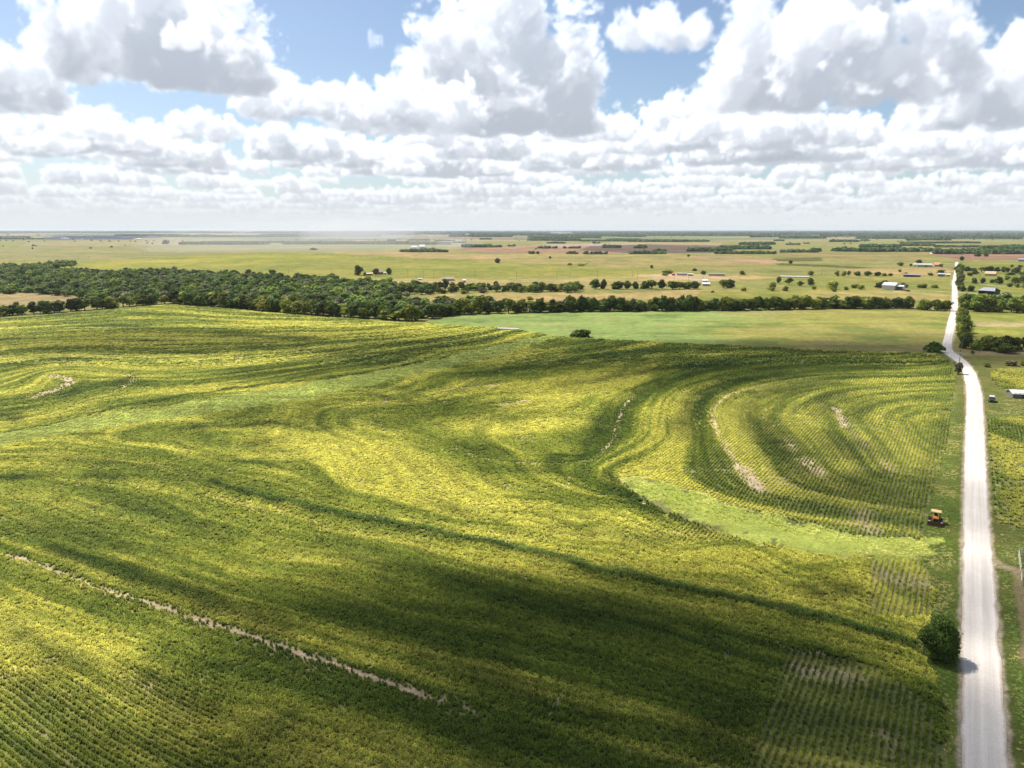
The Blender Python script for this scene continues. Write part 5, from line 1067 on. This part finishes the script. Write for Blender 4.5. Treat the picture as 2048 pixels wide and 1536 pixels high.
# ------------------------------------------------------------------ vehicles
def wheel(m, x, y, r_, w): m.tube((x-w/2, y, r_), (x+w/2, y, r_), r_, 18)
def car(name, label, cat, u, v, heading, body, cabin=None, pickup=False):
    x, y = at(u, v); r = bpy.data.objects.new(name, None); COL.objects.link(r); r.location = (x, y, float(zt(x, y))); r.rotation_euler = (0, 0, R(-heading)); tag(r, label, cat)
    m = MB(); m.prism([(-.93, .45), (.93, .45), (.98, .8), (.95, 1.05), (-.95, 1.05), (-.98, .8)], -2.4, 2.4); m.build('body', body, r, .08)
    y0, y1 = (-.5, 1.0) if pickup else (-2.2, .9)
    m = MB(); n = 0; m.V = [(-.9, y0, 1.05), (.9, y0, 1.05), (.9, y1+.5, 1.05), (-.9, y1+.5, 1.05), (-.72, y0+.25, 1.68), (.72, y0+.25, 1.68), (.72, y1-.1, 1.68), (-.72, y1-.1, 1.68)]
    m.F = [(0, 1, 5, 4), (1, 2, 6, 5), (2, 3, 7, 6), (3, 0, 4, 7)]; m.build('windows', GLASS, r)
    MB().box(-.74, .74, y0+.22, y1-.06, 1.683, 1.75, .04).build('roof', cabin or body, r)
    for sx in (-.86, .86):
        for sy in (-1.5, 1.45): t = MB(); wheel(t, sx, sy, .38, .26); w_ = t.build('wheel', paint('tyre', (.02, .02, .02), .9), r); c = MB(); wheel(c, sx*1.02, sy, .38, .27); c.V = [(p[0], sy+(p[1]-sy)*.55, .38+(p[2]-.38)*.55) for p in c.V]; c.build('rim', GALV, w_)
    for sx in (-.7, .7): MB().box(sx-.15, sx+.15, 2.38, 2.45, .72, .88).build('headlight', paint('lamp_clear', (.6, .6, .58), .2), r); MB().box(sx-.12, sx+.12, -2.45, -2.38, .75, .95).build('tail_light', paint('lamp_red', (.35, .02, .02), .3), r)
    if pickup:
        m = MB(); m.box(-.93, -.85, -2.35, -.55, 1.053, 1.35); m.box(.85, .93, -2.35, -.55, 1.053, 1.35); m.box(-.845, .845, -2.35, -2.27, 1.053, 1.35); m.build('bed_side', body, r)
    return r
DARKP = paint('dark_paint', (.035, .045, .055), .35, amt=.08, spec=.5)
c_ = car('parked_suv', 'dark sport utility car with a pale roof parked right of the road', 'car', 1983, 803, 213, DARKP, paint('pale_roof_paint', (.45, .45, .42), .4)); c_.scale = (1.15, 1.1, 1.2)
car('parked_car', 'reddish dark pickup parked at the right end of the open shed', 'pickup', 1807, 582, 120, paint('maroon_paint', (.12, .04, .04), .4), pickup=True)
car('parked_pickup', 'brown pickup on the pale track right of the barn', 'pickup', 1816, 583, 80, paint('brown_paint', (.10, .06, .05), .4), pickup=True)
car('distant_car', 'small white car driving on the far road above the straight stretch', 'car', 1905.5, 607, 213, paint('white_paint', (.6, .6, .6), .3))
# tracked machine on the grass
x, y = at(1870, 1046); r = bpy.data.objects.new('crawler_tractor', None); COL.objects.link(r); r.location = (x, y, 0); r.rotation_euler = (0, 0, R(-31)); r.scale = (.93, .93, .93); tag(r, 'orange yellow crawler tractor with a pale tan canopy parked on the grass strip', 'tractor')
YEL = paint('orange_yellow_paint', (.36, .16, .03), .5, amt=.25); YEL2 = paint('worn_yellow_paint', (.30, .15, .03), .6, amt=.35); BLK = paint('greasy_black', (.025, .022, .02), .8); STEEL = paint('dusty_steel', (.28, .26, .22), .6, amt=.3)
for sx in (-1.25, 1.25):                       # nose points to -y, toward the camera
    prof = []; 
    for k in range(9): t = math.pi/2+math.pi*k/8; prof.append((math.cos(t)*.48-1.15, .5+math.sin(t)*.48))
    for k in range(9): t = -math.pi/2+math.pi*k/8; prof.append((math.cos(t)*.48+1.15, .5+math.sin(t)*.48))
    m = MB(); m.prism(prof, 0, .5); m.V = [(sx-.25+p[1], p[0], p[2]) for p in m.V]; tr = m.build('track', STEEL, r)
    g = MB()
    for k in range(14): yy = -1.2+k*.185; g.box(sx-.27, sx+.27, yy-.03, yy+.03, .983, 1.05)
    g.build('track_shoe', BLK, tr); MB().box(sx-.27 if sx < 0 else sx+.255, sx-.255 if sx < 0 else sx+.27, -1.0, 1.0, .3, .7).build('roller_frame', BLK, tr)
MB().box(-.95, .95, -1.3, 1.5, .55, 1.0).build('chassis', BLK, r, .04)
MB().box(-.62, .62, -1.75, .1, 1.003, 1.85, .05).build('hood', YEL, r, .05); MB().box(-.5, .5, -1.80, -1.753, .85, 1.7).build('grille', BLK, r); MB().tube((.25, -.9, 1.85), (.25, -.9, 2.5), .07).build('exhaust', BLK, r)
MB().box(-.98, .98, .103, 1.55, 1.003, 1.45).build('fender', YEL2, r, .05); st = MB(); st.box(-.35, .35, .6, 1.15, 1.453, 1.65); st.box(-.35, .35, 1.153, 1.3, 1.5, 2.15); st.build('seat', BLK, r, .03)
for sx in (-.85, .85):
    for yy in (.2, 1.45): MB().tube((sx, yy, 1.4), (sx, yy, 2.75), .06).build('canopy_post', BLK, r)
MB().box(-1.1, 1.1, -.05, 1.75, 2.75, 2.9, .06).build('canopy', paint('pale_tan_canopy', (.62, .42, .20), .7, amt=.1), r, .05)
m = MB(); m.prism([(-2.55, .12), (-2.42, .12), (-2.3, .6), (-2.42, 1.15), (-2.55, 1.15), (-2.43, .6)], -1.7, 1.7); m.V = [(p[1], p[0], p[2]) for p in m.V]; bl = m.build('blade', paint('worn_shaded_blade', (.10, .06, .03), .6, amt=.4), r)  # blade colour darkened to stand for its shaded face
for sx in (-1.58, 1.58): MB().box(sx-.06, sx+.06, -2.3, .0, .4, .6).build('push_arm', YEL2, r)
# ------------------------------------------------------------------ wind blown dust and unseen clouds added overhead to shade the field
def blob(seed, rx, ry, rz, flat=0.):
    rr = np.random.RandomState(seed); v, f = ico(4); n = np.zeros(len(v))
    for k in range(14): d = rr.randn(3); d /= np.linalg.norm(d); n += .10*np.exp(4*(v@d-1))*rr.uniform(.5, 2.2)
    n += .07*np.sin(v@rr.randn(3)*5+rr.rand()*6)+.05*np.sin(v@rr.randn(3)*9+rr.rand()*6)
    v = v*(1+n)[:, None]; v[:, 2] = np.where(v[:, 2] < 0, v[:, 2]*(1-flat), v[:, 2]); return v*np.array([rx, ry, rz]), f
def volume_mat(name, col, dens, an=.3):
    t = NT(name); p = t.n('VolumeScatter'); p.inputs['Color'].default_value = (*col, 1); p.inputs['Density'].default_value = dens; p.inputs['Anisotropy'].default_value = an; t.l(p.outputs[0], t.out.inputs['Volume']); return t.m
for u, v, w, dep, h, den, lb in ((903, 493, 45, 60, 22, .0022, 'thin pale dust rising behind a machine on the far brown field'), (640, 500, 420, 300, 60, .0006, 'broad faint veil of dust drifting over the far fields'), (700, 478, 300, 500, 90, .0005, 'faint grey dust column below the horizon')):
    x, y = at(u, v); V, F = blob(int(u), w, dep, h); o = link('dust', mesh('dust', V, F, [volume_mat('dust_air', (.95, .92, .86), den)]), None, (x, y, zt(x, y)+h*.3)); tag(o, lb, 'dust', kind='stuff')
CB = 850.
for i, (u, v, rx, ry, tau) in enumerate(CLOUD_SHADE):
    x, y = at(u, v); hz = .30*min(rx, ry)+14; V, F = blob(40+i, rx, ry, hz, .5)
    o = link('cloud', mesh('cloud', V, F, [volume_mat('cloud_vapour', (1, 1, 1), tau/(1.5*hz), .6)]), None, (x+SUN_DIR.x/SUN_DIR.z*CB, y+SUN_DIR.y/SUN_DIR.z*CB, CB)); tag(o, None, None, kind='stuff')
# ------------------------------------------------------------------ give look-alikes their place in the row
def ordinals():
    by = {}
    for o in COL.objects:
        if o.parent is None and o.get('group') and o.get('label'): by.setdefault((o['group'], o['label']), []).append(o)
    for (g, lb), L in by.items():
        if len(L) < 2: continue
        L = [(o, to_px(np.float64(o.location.x), np.float64(o.location.y))) for o in L]
        us = [p[0] for _, p in L]; vs = [p[1] for _, p in L]; near = (max(us)-min(us)) < (max(vs)-min(vs))*1.2
        L.sort(key=lambda q: -q[1][1] if near else q[1][0])
        for i, (o, _) in enumerate(L):
            n = i+1; sfx = 'th' if 10 < n % 100 < 20 else {1: 'st', 2: 'nd', 3: 'rd'}.get(n % 10, 'th')
            o['label'] = f"{n}{sfx} from the {'near end' if near else 'left'}, {lb}"
ordinals()
# ------------------------------------------------------------------ haze
def build_haze():
    z0, z1 = -14., 74.; V = [(sx*140000, sy*140000, z) for z in (z0, z1) for sx, sy in ((-1, -1), (1, -1), (1, 1), (-1, 1))]
    F = [(0, 3, 2, 1), (4, 5, 6, 7), (0, 1, 5, 4), (1, 2, 6, 5), (2, 3, 7, 6), (3, 0, 4, 7)]
    t = NT('haze_air'); p = t.n('VolumePrincipled'); p.inputs['Color'].default_value = (.86, .93, 1, 1); p.inputs['Density'].default_value = HAZE; p.inputs['Anisotropy'].default_value = .2
    t.l(p.outputs[0], t.out.inputs['Volume']); o = link('haze', mesh('haze', V, F, [t.m])); tag(o, kind='stuff'); o.display_type = 'WIRE'
HAZE = 3.3e-5
if not os.environ.get('NOHAZE'): build_haze()
